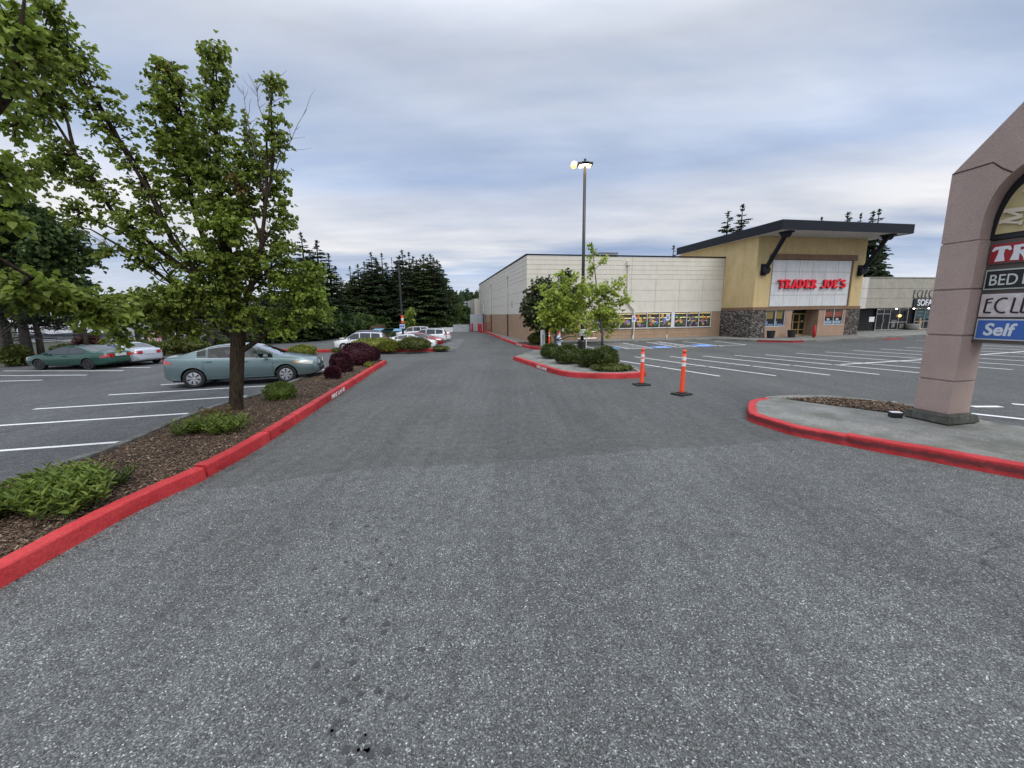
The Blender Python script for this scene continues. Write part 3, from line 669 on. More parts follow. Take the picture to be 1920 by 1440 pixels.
# entrance tower: local y = -d
D = 3.65; TB = 2.42; TT = 8.30
mb = MB(); mb.box(18.38, 29.3, -D + .01, 7, TB + .25, TT); mb.build('tower_wall', M['tan'], store)
MB().box(18.33, 29.36, -D - .06, .0, TB, TB + .246).build('tower_band', M['tanbrown'], store)
MB().box(18.30, 19.75, -D - .02, -.04, 0, TB - .002).build('stone_base', M['stone'], store); MB().box(28.0, 29.42, -D - .02, -.04, 0, TB - .002).build('stone_base', M['stone'], store)
R0x, R1x, RD = 22.35, 25.08, 2.4
mb = MB(); y0, y1 = -D + .02, -D + .30
mb.box(19.752, 21.9 - .0, y0 + .0, y1, 0, 1.05)
mb.box(21.72, R0x, y0 + .003, -RD, 1.052, TB - .004); mb.box(21.902, R0x, y0 + .003, -RD, 0, 1.05)
mb.build('entrance_wall', M['taupe'], store); mb = MB()
mb.box(R1x, 25.72, y0, -1.6, 0, TB - .004); mb.box(25.722, 27.998, y0 + .003, y1, 0, 1.05); mb.box(27.74, 27.998, y0 + .003, y1, 1.052, TB - .004)
mb.build('entrance_wall', M['taupe'], store)
def shop_window(x0, x1, z0, z1, y, parent, n=2, cols=()):
    mb = MB(); 
    for k in range(n + 1): xx = lerp(x0, x1, k / n); mb.box(xx - .035, xx + .035, y - .05, y + .03, z0, z1)
    mb.box(x0 - .06, x1 + .06, y - .09, y + .03, z0 - .08, z0 - .001); wdw = mb.build('window', M['alu'], parent)
    for k in range(n):
        a, b = lerp(x0, x1, k / n) + .036, lerp(x0, x1, (k + 1) / n) - .036
        p = MB().box(a, b, y, y + .02, z0, z1, 0)
        for (u0, u1, w0, w1, mi) in cols: p.box(lerp(a, b, u0), lerp(a, b, u1), y - .004 - mi * .001, y - .001, lerp(z0, z1, w0), lerp(z0, z1, w1), mi)
        p.build('pane', [M['darkglass'], mat('poster_blue', (.13, .22, .33), .5), mat('poster_rust', (.25, .06, .03), .5), mat('shelf_straw', (.20, .15, .04), .6), mat('poster_pale', (.45, .46, .42), .6)], wdw)
    return wdw
shop_window(19.80, 21.66, 1.10, TB - .01, -D + .10, store, 2, [(.0, .25, .02, .3, 1), (.3, .9, .02, .12, 1), (.05, .8, .45, .95, 3)])
shop_window(25.78, 27.70, 1.13, TB - .01, -D + .10, store, 2, [(0, 1, .02, .24, 1), (.08, .2, .06, .2, 4), (.35, .5, .06, .2, 4), (.65, .8, .06, .2, 4), (.05, .95, .5, .85, 2), (.3, .62, .26, .4, 4), (.6, .95, .86, .97, 3)])
# lintel, white sign field
MB().box(19.58, 28.28, -D - .16, -D - .0, 6.50, 6.93).build('lintel', M['tanbrown'], store)
MB().box(19.88, 27.98, -D - .03, -D + .02, 2.69, 6.48).build('sign_backing', M['joint'], store)
mb = MB(); panels(mb, 'x', 19.9, 27.82, -D - .03, [19.9 + 1.32 * i for i in range(1, 6)], [2.70, 3.63, 4.58, 5.53, 6.47], gap=.035, th=.025); sf = mb.build('sign_panel', M['whitepanel'], store)
MB().box(27.86, 28.0, -D - .10, -D, 2.69, 6.49).build('sign_edge', M['tanbrown'], store)
# red carved lettering
def tj_letters(name, m, parent, x, z, h, w_, y, mi=0, th=.10):
    L = {}
    s = .27; f = .40
    L['T'] = (1.0, [([(.5, .92), (.48, .6), (.5, .3), (.5, 0)], [.22, .22, .27, .46]), ([(0, .80), (.06, .9), (.5, .88), (.94, .9), (1.0, .80)], [.10, .24, .20, .24, .10])])
    L['R'] = (1.0, [([(.2, 1), (.22, .6), (.2, 0)], [.30, .24, .40]), (arc(.34, .74, .40, .19, 100, -90, 10) + [(.3, .5)], [.20] * 12), ([(.42, .52), (.66, .26), (.82, 0)], [.18, .24, .40])])
    L['A'] = (1.05, [([(.52, 1), (.34, .5), (.16, 0)], [.24, .19, .36]), ([(.52, 1), (.72, .5), (.88, 0)], [.26, .24, .42]), ([(.3, .32), (.72, .32)], [.15, .15])])
    L['D'] = (1.02, [([(.2, 1), (.22, .6), (.2, 0)], [.30, .25, .34]), (arc(.26, .5, .62, .41, 90, -90, 14), [.2] * 4 + [.27] * 7 + [.2] * 4)])
    L['E'] = (.92, [([(.22, 1), (.24, .6), (.22, 0)], [.32, .26, .34]), ([(.22, .90), (.6, .9), (.84, .84)], [.18, .17, .30]), ([(.22, .5), (.5, .5), (.66, .5)], [.15, .14, .26]), ([(.22, .09), (.6, .1), (.88, .16)], [.18, .17, .32])])
    L['J'] = (.80, [([(.62, 1), (.6, .6), (.58, .34)] + arc(.34, .26, .24, .2, 10, -170, 8), [.34, .25, .25] + [.22] * 7 + [.28, .30]), ([(.42, .92), (.84, .92)], [.15, .15])])
    L['O'] = (1.05, [(arc(.5, .5, .38, .42, 0, 360, 22), [.27 - .09 * abs(math.sin(rad(k * 360 / 22))) for k in range(23)])])
    L["'"] = (.28, [([(.14, 1.12), (.17, .98), (.06, .80)], [.24, .2, .06])])
    L['S'] = (.86, [(list(reversed(arc(.45, .72, .27, .20, 20, 250, 12))) [::-1] + arc(.42, .27, .30, .20, 70, -160, 12), [.27] + [.20] * 5 + [.22] * 7 + [.24] * 6 + [.21] * 6 + [.28]) , ])
    L[' '] = (.62, [])
    tot = sum(L[c][0] + .05 for c in "TRADER JOE'S"); sc = w_ / tot; cx = x; k = 0
    for c in "TRADER JOE'S":
        a, sts = L[c]; mb = MB()
        for pts, ws in sts:
            k += 1; stroke(mb, [(cx + p[0] * sc, z + p[1] * h) for p in pts], [q * min(sc, h) * .86 for q in ws][:len(pts)], y - .0013 * (k % 4), th + .003 * (k % 4), mi)
        if sts: mb.build(name, m, parent)
        cx += (a + .05) * sc
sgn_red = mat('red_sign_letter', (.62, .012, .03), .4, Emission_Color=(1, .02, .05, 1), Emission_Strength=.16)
tj_letters('sign_letter', sgn_red, sf, 20.42, 4.20, .70, 6.85, -D - .19)
tj_letters('letter_backing', M['black'], sf, 20.46, 4.16, .70, 6.85, -D - .085, th=.02)
# canopy roof
F0 = 6.3
mb = MB().box(17.85, 30.15, -F0, 6.5, TT + .002, TT + .06, 1).box(17.80, 30.2, -F0 - .05, 6.55, TT + .062, TT + .66, 0)
mb.box(17.80, 30.2, -F0 - .05, -F0 - .001, TT - .04, TT + .0615, 0); mb.box(17.80, 17.849, -F0, 6.55, TT - .04, TT + .0615, 0); mb.box(30.151, 30.2, -F0, 6.55, TT - .04, TT + .0615, 0)
mb.build('canopy_roof', [M['fascia'], M['offwhite']], store)
for sx in (19.05, 28.82):
    mb = MB(); mb.box(sx - .26, sx + .26, -D - .09, -D + .0, 5.22, 6.13)
    mb.tube([(sx, -D - .12, 5.55), (sx, -5.55, TT - .12)], .17, 8); mb.lathe([(.0, -.12), (.33, -.12), (.33, .12), (.0, .12)], 16, (sx, -D - .30, 5.62), 'y')
    mb.box(sx - .3, sx + .3, -5.95, -5.1, TT - .13, TT - .004); mb.tube([(sx - .28, -5.5, TT - .16), (sx + .28, -5.5, TT - .16)], .26, 14)
    mb.build('canopy_bracket', M['fascia'], store, bevel=.015)
# entrance door, deep in its recess
yd = -RD - .02
mb = MB().box(R0x, R1x, yd + .03, yd + .07, 0.14, TB - .004, 0); mb.build('entrance_glazing', M['darkglass'], store)
gold = mat('bronze_gold_frame', (.50, .36, .14), .4, .5)
dr = MB()
for x in (R0x + .05, R0x + .72, R0x + 1.38, R0x + 2.04, R1x - .05): dr.box(x - .05, x + .05, yd - .05, yd + .02, .14, 2.0)
dr.box(R0x, R1x, yd - .06, yd + .02, 2.0, 2.1); dr.box(R0x + .1, R1x - .1, yd - .045, yd + .015, .62, .70); dr.box(R0x + .1, R1x - .1, yd - .045, yd + .015, .145, .26); dr.box(R0x + .1, R1x - .1, yd - .045, yd + .015, 1.3, 1.36)
door = dr.build('door', gold, store)
mb = MB()
for i in range(7):
    mb = MB()
    x = random.uniform(R0x + .15, R1x - .4); z = random.uniform(.75, 1.9); s_ = random.uniform(.1, .2); mb.box(x, x + s_ * 1.4, yd + .018 - i * .001, yd + .026, z, z + s_, i % 5)
    mb.build('door_poster', [mat('poster_orange', (.35, .12, .04), .5), mat('poster_cream', (.5, .45, .3), .5), shelf_glow, FL[7], FL[5]], door)
MB().box(R0x, R1x, -D + .3, -.5, 0, .142).build('entrance_floor', M['walk'], store)
# far wing behind the left wall
mb = MB().box(-.8, -.05, 32.1, 44, ZB, 4.9); mb.build('rear_wing', M['cream'], store)
MB().box(-.8, -.05, 32.1, 44, 0, ZB - .01).build('rear_wing_wall', M['brown'], store)
mb = MB().box(-.09, -.04, 26.3, 27.6, 0, 2.0).box(-.09, -.04, 28.3, 29.7, 0, 2.0); mb.build('service_door', mat('grey_steel_door', (.28, .31, .33), .5), store)
mb = MB().tube([(-.2, 25.8, 1.9), (-.2, 25.8, 3.7), (-.55, 25.8, 4.0)], .07, 8); mb.build('vent_pipe', M['white'], store)
# things that belong beside the store
def fw(s, d, z=0): 
    return BC + Vector((math.cos(BANG) * s + math.sin(BANG) * d, math.sin(BANG) * s - math.cos(BANG) * d, z))
o = MB().box(-.85, .85, -.6, .6, 0, .34).box(-.9, .9, -.65, .65, .34, .40).box(.3, .8, -.62, -.60, .05, .3).build('rooftop_unit', mat('galvanised_grey', (.25, .27, .28), .5, .4), loc=fw(7.4, -1.2, ZH + .02), rz=BANG)
tag(o, 'low grey ventilation box on the flat roof of the cream store', 'ventilation unit')
def wall_box():
    o = MB().box(-.28, .28, -.16, 0, -.3, .3).build('wall_box', M['black'], loc=fw(3.2, .04, 1.12), rz=BANG)
    p = MB().box(-.2, .2, -.185, -.162, -.24, .26).build('number_panel', M['white'], o)
    mb = MB().box(-.03, .04, -.197, -.186, -.15, .16); mb.box(-.09, .1, -.1975, -.187, -.19, -.14); mb.box(-.09, -.03, -.197, -.187, .06, .12); mb.build('number', M['black'], p)
    tag(o, 'black wall box with a white panel numbered 1 on the brown wall', 'wall box')
wall_box()
mb = MB()
for k in range(3): mb.tube([(k * .8 - .8, 0, 0), (k * .8 - .8, 0, .72)], .03, 8)
mb.tube([(-.85, 0, .70), (.85, 0, .70)], .03, 8); mb.tube([(-.85, 0, .15), (.85, 0, .15)], .025, 8); mb.box(-1.0, 1.0, -.12, .12, 0, .03)
o = mb.build('bike_rack', M['chrome'], loc=fw(5.1, .55, .14), rz=BANG); tag(o, 'low metal bicycle rack on the pavement against the brown store wall', 'bike rack')
# planters
def planter(loc, label):
    o = MB().lathe([(0, 0), (.23, 0), (.26, .1), (.31, .56), (.33, .60), (.28, .60), (.27, .54), (0, .54)], 20).build('planter', M['rubber'], loc=loc, smooth=False)
    MB().lathe([(0, .542), (.265, .542)], 20).build('soil', M['mulch'], o); tag(o, label, 'planter', 'black planters by the store door')
planter(G(1444.5, 634, .142), 'black round planter under the left entrance window'); planter(G(1483.5, 632.5, .142), 'black round planter beside the gold entrance door')
o = MB().lathe([(0, 0), (.11, 0), (.11, .66), (.09, .70), (.085, .93), (.07, .98), (0, .98)], 16).build('red_bollard', M['redpaint'], loc=G(1525.5, 632.5, .142), smooth=True)
MB().lathe([(0, .67), (.12, .67), (.12, .71), (0, .71)], 16).build('collar', M['redpaint'], o); tag(o, 'tall red bollard on the pavement right of the store door', 'bollard')

# ------------------------------------------------------------------ sofa store
SO = empty('sofa_store', fw(29.45, 0), BANG, 'low grey sofa shop with a black storefront beside the yellow entrance tower', 'building')
M['greyconc'] = stucco('grey_concrete_panel', (.32, .30, .25), (.40, .38, .32)); M['palewall'] = stucco('pale_pilaster', (.55, .53, .49), (.62, .60, .55))
x0 = 4.55; SOF = 2.45; ST = 5.42
MB().box(0, 34, 0.0, 20, SOF + .01, ST - .02).build('wall', M['joint'], SO)
mb = MB(); panels(mb, 'x', x0 + .75, 33.9, 0, [12.2, 20, 27], [SOF, 3.42, 4.38, ST - .03], .03, .035); mb.build('fascia_panel', M['greyconc'], SO)
mb = MB(); panels(mb, 'x', 0.05, x0 + .73, -.03, [], [SOF - .02, 3.42, 4.38, ST + .05], .02, .05); mb.build('pilaster', M['palewall'], SO)
MB().box(x0 + .7, 34.02, -.09, .3, ST, ST + .07).build('parapet_cap', M['greyconc'], SO)
black_w = mat('black_storefront', (.014, .012, .014), .6)
MB().box(0, 34, .25, 1.5, SOF - .05, SOF + .008).build('soffit', black_w, SO)
MB().box(0, 34, 1.52, 1.9, 0, SOF).build('storefront_wall', black_w, SO)
yy = 1.36
def SX(s): return s - 29.45
def sgl(xa, xb, z0, z1, splits, name='window', hz=()):
    mb = MB()
    for k in splits: mb.box(k - .03, k + .03, yy - .03, yy + .03, z0, z1)
    for h in (z0 + .03, z1 - .03) + tuple(hz): mb.box(xa, xb, yy - .028, yy + .028, h - .03, h + .03)
    wdw = mb.build(name, M['alu'], SO)
    MB().box(xa, xb, yy + .032, yy + .05, z0, z1).build('pane', M['darkglass'], wdw); return wdw
dw = sgl(SX(38.2), SX(40.0), .15, 2.4, [SX(38.2), SX(39.1), SX(40.0)], 'door', (1.85,))
MB().box(SX(39.02), SX(39.06), yy - .09, yy - .05, .9, 1.3).box(SX(39.14), SX(39.18), yy - .09, yy - .05, .9, 1.3).build('handle', M['chrome'], dw)
w2 = sgl(SX(40.05), SX(42.4), .15, 2.4, [SX(41.2), SX(42.38)], 'window', (.95,))
w3 = sgl(SX(43.4), SX(47.4), .15, 2.4, [SX(43.42), SX(44.75), SX(46.1), SX(47.38)], 'window', (1.0,))
teal = mat('teal_poster', (.07, .17, .20), .5)
mb = MB(); mb.box(SX(43.5), SX(44.68), yy - .004, yy + .030, 1.25, 2.3, 0); mb.box(SX(44.82), SX(46.0), yy - .004, yy + .030, 1.25, 2.3, 0)
mb.box(SX(43.62), SX(44.5), yy - .010, yy - .006, 1.95, 2.06, 1); mb.box(SX(43.62), SX(44.4), yy - .010, yy - .006, 1.62, 1.72, 1)
put_text(mb, text_mesh('60%', .42, .85, .002, .01), SX(44.95), yy - .009, 1.78, 1); put_text(mb, text_mesh('OFF', .2, .5, .002, .01), SX(45.05), yy - .009, 1.42, 1)
mb.build('sale_poster', [teal, mat('pale_teal_print', (.38, .48, .50), .6)], w3)
lampm = mat('lit_downlight', (1, 1, 1), .3, Emission_Color=(1, .93, .8, 1), Emission_Strength=9)
for s_ in (39.6, 41.9, 43.9, 44.9):
    MB().lathe([(0, -.09), (.05, -.085), (.075, -.05), (.075, -.002), (0, -.002)], 12, (SX(s_), .55, SOF - .05)).build('downlight', lampm, SO)
# showroom furniture glimpsed through the glass
dfm = mat('beige_display', (.24, .23, .21), .7)
for a, b, c_, d_ in ((40.3, 41.0, .98, 1.2), (40.4, 40.85, .4, .9), (41.5, 42.1, .3, .75)): MB().box(SX(a), SX(b), yy - .012, yy + .03, c_, d_).build('display_furniture', dfm, w2)
MB().lathe([(0, -.16), (.10, -.13), (.16, 0), (.10, .13), (0, .16)], 14, (SX(41.25), yy - .05, 1.62)).build('globe_light', mat('lit_globe', (1, .8, .5), .4, Emission_Color=(1, .62, .22, 1), Emission_Strength=1.6), w2)
# ECLECT(IC) lettering and SOFA board
mb = MB(); xx = SX(40.6); zz = 3.48; h = .70
def ec(ch, x, k):
    y = -.05 - .002 * k; T = .03
    if ch == 'E': ss = [([(.10, 1.0), (.06, .5), (0, 0)], .09), ([(.06, .97), (.40, 1.02)], .07), ([(.04, .68), (.34, .70)], .06), ([(0, .02), (.32, .0)], .07)]
    if ch == 'C': ss = [(arc(.42, .50, .40, .50, 75, 285, 14), .09)]
    if ch == 'L': ss = [([(.14, 1.02), (.08, .5), (.02, 0)], .09), ([(.02, .02), (.34, 0)], .07)]
    if ch == 'T': ss = [([(.24, 1.0), (.20, .5), (.14, 0)], .09), ([(0, .98), (.46, 1.02)], .07)]
    if ch == 'I': ss = [([(.12, 1.0), (.08, .5), (.02, 0)], .09)]
    for i, (p, wd) in enumerate(ss): stroke(mb, [(x + a * h * 1.0, zz + b * h) for a, b in p], wd * .8, y - .0015 * i, T)
xx = SX(40.62)
for k, (ch, adv) in enumerate([('E', .50), ('C', .58), ('L', .46), ('E', .50), ('C', .54), ('T', .55), ('I', .25), ('C', .5)]): ec(ch, xx, k % 3); xx += adv
mb.build('shop_lettering', M['black'], SO)
mb = MB().box(SX(40.7), SX(47.0), -.16, -.04, 2.52, 3.38, 0); put_text(mb, text_mesh('SOFA', .66, 1.95, .03, .012), SX(41.1), -.20, 2.62, 1)
mb.build('sofa_sign_board', [M['black'], M['white']], SO)
# objects on its pavement
o = MB().lathe([(0, 0), (.30, 0), (.48, .18), (.60, .55), (.62, .60), (.55, .60), (.5, .52), (0, .52)], 24).build('bowl_planter', concrete_mat('pale_bowl', (.38, .38, .36), (.5, .5, .48)), loc=fw(42.45, -.75, .142), smooth=True); tag(o, 'wide white bowl planter in front of the black sofa storefront', 'planter')
plant_crown = None
mb = MB()
for p, r in zip([(0, 0, 0), (0, 0, .12), (.02, 0, .3), (-.03, 0, .55), (.03, 0, .8), (0, 0, 1.0), (.0, 0, 1.15), (0, 0, 1.32)], []): pass
o = MB().lathe([(0, 0), (.26, 0), (.26, .1), (.17, .14), (.20, .3), (.13, .45), (.17, .62), (.20, .8), (.10, .93), (.13, 1.05), (.11, 1.2), (0, 1.27)], 14).build('statue', mat('wood_statue', (.42, .28, .17), .7), loc=fw(43.25, -.75, .142), smooth=True); tag(o, 'pale carved wooden figure standing beside the white bowl planter', 'statue')
o = MB().box(-.32, .32, -.02, .02, .95, 1.45, 1).tube([(-.3, 0, 0), (-.3, 0, 1.0)], .02, 6).tube([(.3, 0, 0), (.3, 0, 1.0)], .02, 6).tube([(-.3, 0, .3), (.3, 0, .3)], .02, 6).tube([(-.3, 0, .6), (.3, 0, .6)], .02, 6).build('notice_stand', [M['pole'], M['white']], loc=fw(36.2, -.3, .142), rz=BANG); tag(o, 'white notice on a thin dark metal stand by the stone corner', 'notice stand')

# ------------------------------------------------------------------ accessible parking signs
def post_sign(loc, h, label, rz=0, size=.34, blank=False):
    r_ = empty('parking_sign', loc, rz, label, 'sign', 'accessible parking signs')
    MB().tube([(0, 0, 0), (0, 0, h + .3)], .028, 8).build('post', M['chrome'], r_)
    MB().tube([(0, 0, 0), (0, 0, .35)], .04, 8).build('post_sleeve', M['white'], r_)
    mb = MB().box(-size / 2, size / 2, -.045, -.03, h - .15, h + .35, 0).box(-size * .3, size * .3, -.05, -.046, h - .02, h + .24, 1); mb.lathe([(0, -.056), (.04, -.056), (.04, -.051), (0, -.051)], 10, (0, 0, h + .18), 'y', 0)
    stroke(mb, [(-.01, h + .14), (-.01, h + .06), (.06, h + .02)], .03, -.051, .004, 0)
    mb.build('sign_plate', [M['white'], mat('sign_blue', (.05, .16, .45), .5)], r_); return r_
post_sign((10.39, 33.9, .14), 1.62, 'accessible parking sign in front of the middle flower window', BANG)
post_sign((13.33, 34.0, .14), 1.70, 'accessible parking sign in front of the right flower window', BANG)
post_sign((6.25, 33.0, .14), 1.45, 'accessible parking sign behind the left young maple', BANG)
post_sign((*fw(44.7, .4)[:2], .142), 1.62, 'accessible parking sign before the teal sale posters', BANG)

# ------------------------------------------------------------------ lamp posts
def lamp_glow(name, col, st): return mat(name, (1, 1, 1), .3, Emission_Color=(*col, 1), Emission_Strength=st)
lp = empty('street_lamp', (4.12, 23.07, .16), 0, 'tall dark lamp post with two lit heads rising behind the clipped bushes', 'street lamp')
MB().tube([(0, 0, 0), (0, 0, 10.15)], [.10, .08], 12).build('pole', M['pole'], lp, smooth=True)
MB().lathe([(0, 0), (.26, 0), (.26, .62), (.22, .7), (0, .7)], 16).build('pole_base', M['pole'], lp)
MB().box(-.06, .06, -.06, .06, 10.1, 10.42).tube([(-.34, 0, 10.14), (.36, 0, 10.14)], .05, 8).build('cross_arm', M['pole'], lp)
for sx, c_, st in ((-1, (1, .60, .16), 7), (1, (1, .97, .88), 5)):
    hd = MB().box(min(sx * .30, sx * .92), max(sx * .30, sx * .92), -.22, .22, 10.08, 10.22).build('lamp_head', M['pole'], lp, bevel=.03)
    hd.rotation_euler.y = sx * rad(-4)
    MB().box(min(sx * .40, sx * .90), max(sx * .40, sx * .90), -.19, .19, 10.035, 10.078).build('lens', lamp_glow('lit_lens_warm' if sx < 0 else 'lit_lens_white', c_, st), hd)
MB().tube([(-.62, -.03, 10.08), (-.62, -.24, 10.10)], .16, 14).build('lens', lamp_glow('lit_refractor', (1, .50, .09), 1.7), lp, smooth=True)
# box and poster fixed to the pole
MB().box(-.26, .26, -.36, -.14, .95, 1.32).build('junction_box', M['white'], lp, bevel=.04)
MB().tube([(.2, -.2, .95), (.2, -.2, .05), (.35, -.2, .02)], .03, 8).build('conduit', M['white'], lp)
mb = MB().box(-.17, .15, -.16, -.14, 1.85, 2.35, 0)
for q in range(3): stroke(mb, [(p[0] - .01, p[1]) for p in arc(0, 2.1, .13 - q * .04, .2 - q * .06, 30 + q * 50, 250 + q * 50, 10)], .04, -.161 - .002 * q, .004, 1)
mb.build('pole_notice', [M['white'], M['black']], lp)
l2 = empty('street_lamp', (-10.25, 37.74, 0), 0, 'distant lamp post with orange and white bands and a blue sign before the firs', 'street lamp')
MB().tube([(0, 0, .0), (-.05, 0, 7.3)], [.11, .07], 10).build('pole', M['pole'], l2)
for k in range(3): MB().tube([(0, 0, 1.72 + k * .24), (0, 0, 1.95 + k * .24)], .12, 12).build('band', [M['orange'], M['white']][k % 2], l2)
MB().box(-.5, .1, -.15, .15, 7.2, 7.32).build('lamp_head', M['pole'], l2)
mb = MB().box(-.24, .24, -.18, -.15, 1.22, 1.62, 0).box(-.21, .21, -.186, -.181, 1.25, 1.59, 1); mb.box(-.17, -.03, -.19, -.187, 1.36, 1.5, 2).box(.05, .17, -.19, -.187, 1.36, 1.5, 2)
mb.build('sign_plate', [M['white'], mat('pale_blue_sign', (.35, .42, .72), .5), mat('navy_print', (.05, .07, .25), .5)], l2)

# ------------------------------------------------------------------ delineator posts
def delineator(loc, h, label, rz=0, base=True, lean=0.):
    r_ = empty('delineator_post', loc, rz, label, 'traffic post', 'orange delineator posts')
    k = h / 1.25
    MB().lathe([(0, .03), (.075, .03), (.066, .12 * k), (.058, .80 * k), (.054, 1.12 * k), (.044, 1.13 * k), (.042, 1.17 * k), (.054, 1.18 * k), (.054, 1.23 * k), (.04, h), (0, h)], 18).build('post', M['orange'], r_, smooth=True)
    for z0 in (.80, .96): MB().lathe([(.0605, z0 * k), (.0605, (z0 + .105) * k)], 18).build('reflective_band', M['reflect'], r_, smooth=True)
    if base: MB().box(-.24, .24, -.20, .20, .0, .045).box(-.12, .12, -.1, .1, .046, .07).build('base', M['rubber'], r_, bevel=.012)
    r_.rotation_euler.y = lean; return r_
delineator((4.33, 12.98, .004), 1.22, 'left of the two large orange delineator posts, beside the red kerb tip', .2)
delineator((4.97, 11.34, .004), 1.31, 'orange delineator post nearest the camera on its black rubber base', .5, lean=rad(1.0))
delineator((2.58, 26.9, .14), 1.15, 'orange delineator post by the round bush at the store corner', .2, False)
delineator((3.35, 27.6, .14), 1.05, 'orange delineator post behind the blue topped hydrant', .2, False)
o = MB().lathe([(0, 0), (.13, 0), (.13, 1.25), (.11, 1.32), (0, 1.36)], 14).build('utility_marker', M['reflect'], loc=(1.75, 22.0, .165), smooth=True); tag(o, 'white utility marker post at the end of the hedge', 'marker post')
MB().box(-.05, .05, -.136, -.128, .35, 1.1).build('label_strip', mat('grey_print', (.35, .36, .37), .6), o)
o = MB().lathe([(0, 0), (.2, 0), (.2, .06), (.15, .08), (.15, .5), (.2, .52), (.2, .58), (.17, .6), (.15, .72), (.07, .8), (0, .82)], 16).tube([(-.24, 0, .42), (.24, 0, .42)], .07, 10).build('fire_hydrant', mat('blue_grey_hydrant', (.40, .50, .60), .45), loc=(3.18, 26.6, .14), smooth=True); tag(o, 'pale blue fire hydrant behind the hedge', 'hydrant')

# ------------------------------------------------------------------ service yard at the far end
yard = empty('screen_fence', (-4.5, 55.5, 0), 0, 'grey screened fence at the rear corner of the store', 'fence')
fm = mat('grey_privacy_mesh', (.36, .39, .42), .8)
fpts = [(-5.3, 66.0), (-5.9, 57.1), (-4.0, 57.6), (-3.2, 58.5)]
mb = MB()
for a, b in zip(fpts, fpts[1:]): mb.prism([(a[0] + 4.5, a[1] - 55.5), (b[0] + 4.5, b[1] - 55.5), (b[0] + 4.56, b[1] - 55.44), (a[0] + 4.56, a[1] - 55.44)], .05, 2.45)
mb.build('mesh_panel', fm, yard)
for p in fpts: MB().tube([(p[0] + 4.5, p[1] - 55.55, 0), (p[0] + 4.5, p[1] - 55.55, 2.6)], .06, 8).build('fence_post', M['pole'], yard)
for x, y, lb in ((-4.46, 54.93, 'thin red bollard, left of the three before the grey fence'), (-4.02, 52.9, 'thick red bollard at the end of the red kerb'), (-5.5, 56.3, 'red bollard against the grey screened fence')):
    o = MB().lathe([(0, 0), (.13, 0), (.13, 1.15), (.09, 1.22), (0, 1.24)], 12).build('red_bollard', M['redpaint'], loc=(x, y, 0)); MB().lathe([(.132, .9), (.132, 1.0)], 12).build('band', M['redpaint'], o); tag(o, lb, 'bollard')
mb = MB(); 
for i in range(6): mb.tube([(i * .22, 0, 0), (i * .22, 0, 1.15)], .03, 6)
mb.box(-.05, 1.15, -.03, .03, 1.1, 1.18).box(-.05, 1.15, -.03, .03, .1, .18); o = mb.build('red_guard_rail', M['redpaint'], loc=(-3.75, 53.4, .14), rz=.3); tag(o, 'red barred guard rail against the brown store wall', 'guard rail')
o = MB().box(-4.4, 0, 0, .15, 0, .62).box(-4.4, 0, -.02, .17, .62, .67).build('boundary_wall', mat('white_wall_paint', (.62, .63, .63), .8), loc=(-8.35, 57.2, 0), rz=rad(18)); tag(o, 'low white boundary wall behind the parked white cars', 'wall')
o = MB().box(-.0, 2.5, 0, .15, 0, 1.0).box(0, 2.5, -.02, .17, 1.0, 1.05).build('boundary_wall', concrete_mat('streaky_grey', (.30, .32, .34), (.46, .48, .50), 2), loc=(-8.33, 57.2, 0), rz=rad(4)); tag(o, 'streaked grey screen wall beside the low white wall', 'wall')
o = MB().box(-1.1, 1.1, 0, 2.2, 0, 1.15).box(-1.15, 1.15, -.05, 2.25, 1.15, 1.2).build('bin_enclosure', stucco('enclosure_brown', (.13, .085, .065), (.17, .115, .09)), loc=(PT(698, 620, 53).x, 53.0, 0)); tag(o, 'brown walled bin enclosure under the firs', 'bin enclosure')
def dumpster(loc, label, w_=2.2, open_=False, rz=0):
    o = MB().add([(-w_ / 2 + .1, -.6, .15), (w_ / 2 - .1, -.6, .15), (w_ / 2 - .1, .6, .15), (-w_ / 2 + .1, .6, .15), (-w_ / 2, -.8, 1.2), (w_ / 2, -.8, 1.2), (w_ / 2, .8, 1.45), (-w_ / 2, .8, 1.45)], [(0, 3, 2, 1), (4, 5, 6, 7), (0, 1, 5, 4), (1, 2, 6, 5), (2, 3, 7, 6), (3, 0, 4, 7)]).build('dumpster', mat('dark_green_steel', (.02, .045, .035), .6), loc=loc, rz=rz)
    if open_: MB().add([(-w_ / 2 - .05, -.88, 1.22), (w_ / 2 + .05, -.88, 1.22), (w_ / 2 + .05, .85, 1.55), (-w_ / 2 - .05, .85, 1.55), (-w_ / 2 - .05, -.88, 1.27), (w_ / 2 + .05, -.88, 1.27), (w_ / 2 + .05, .85, 1.6), (-w_ / 2 - .05, .85, 1.6)], [(0, 3, 2, 1), (4, 5, 6, 7), (0, 1, 5, 4), (1, 2, 6, 5), (2, 3, 7, 6), (3, 0, 4, 7)]).build('lid', mat('blue_lid', (.12, .30, .45), .5), o)
    else: MB().box(-w_ / 2, w_ / 2, -.84, .8, 1.46, 1.5).build('lid', M['rubber'], o)
    o.scale = (.62, .62, .62); tag(o, label, 'dumpster')
dumpster((PT(708, 620, 45).x, 45, 0), 'blue lidded dumpster before the brown bin enclosure', 1.8, True, -.2)
dumpster((PT(731, 620, 47).x, 47, 0), 'dark green dumpster between the two blue lids', 2.4, False)
dumpster((PT(748, 620, 44).x, 44, 0), 'blue lidded dumpster beside the banded lamp post', 1.7, True, .1)

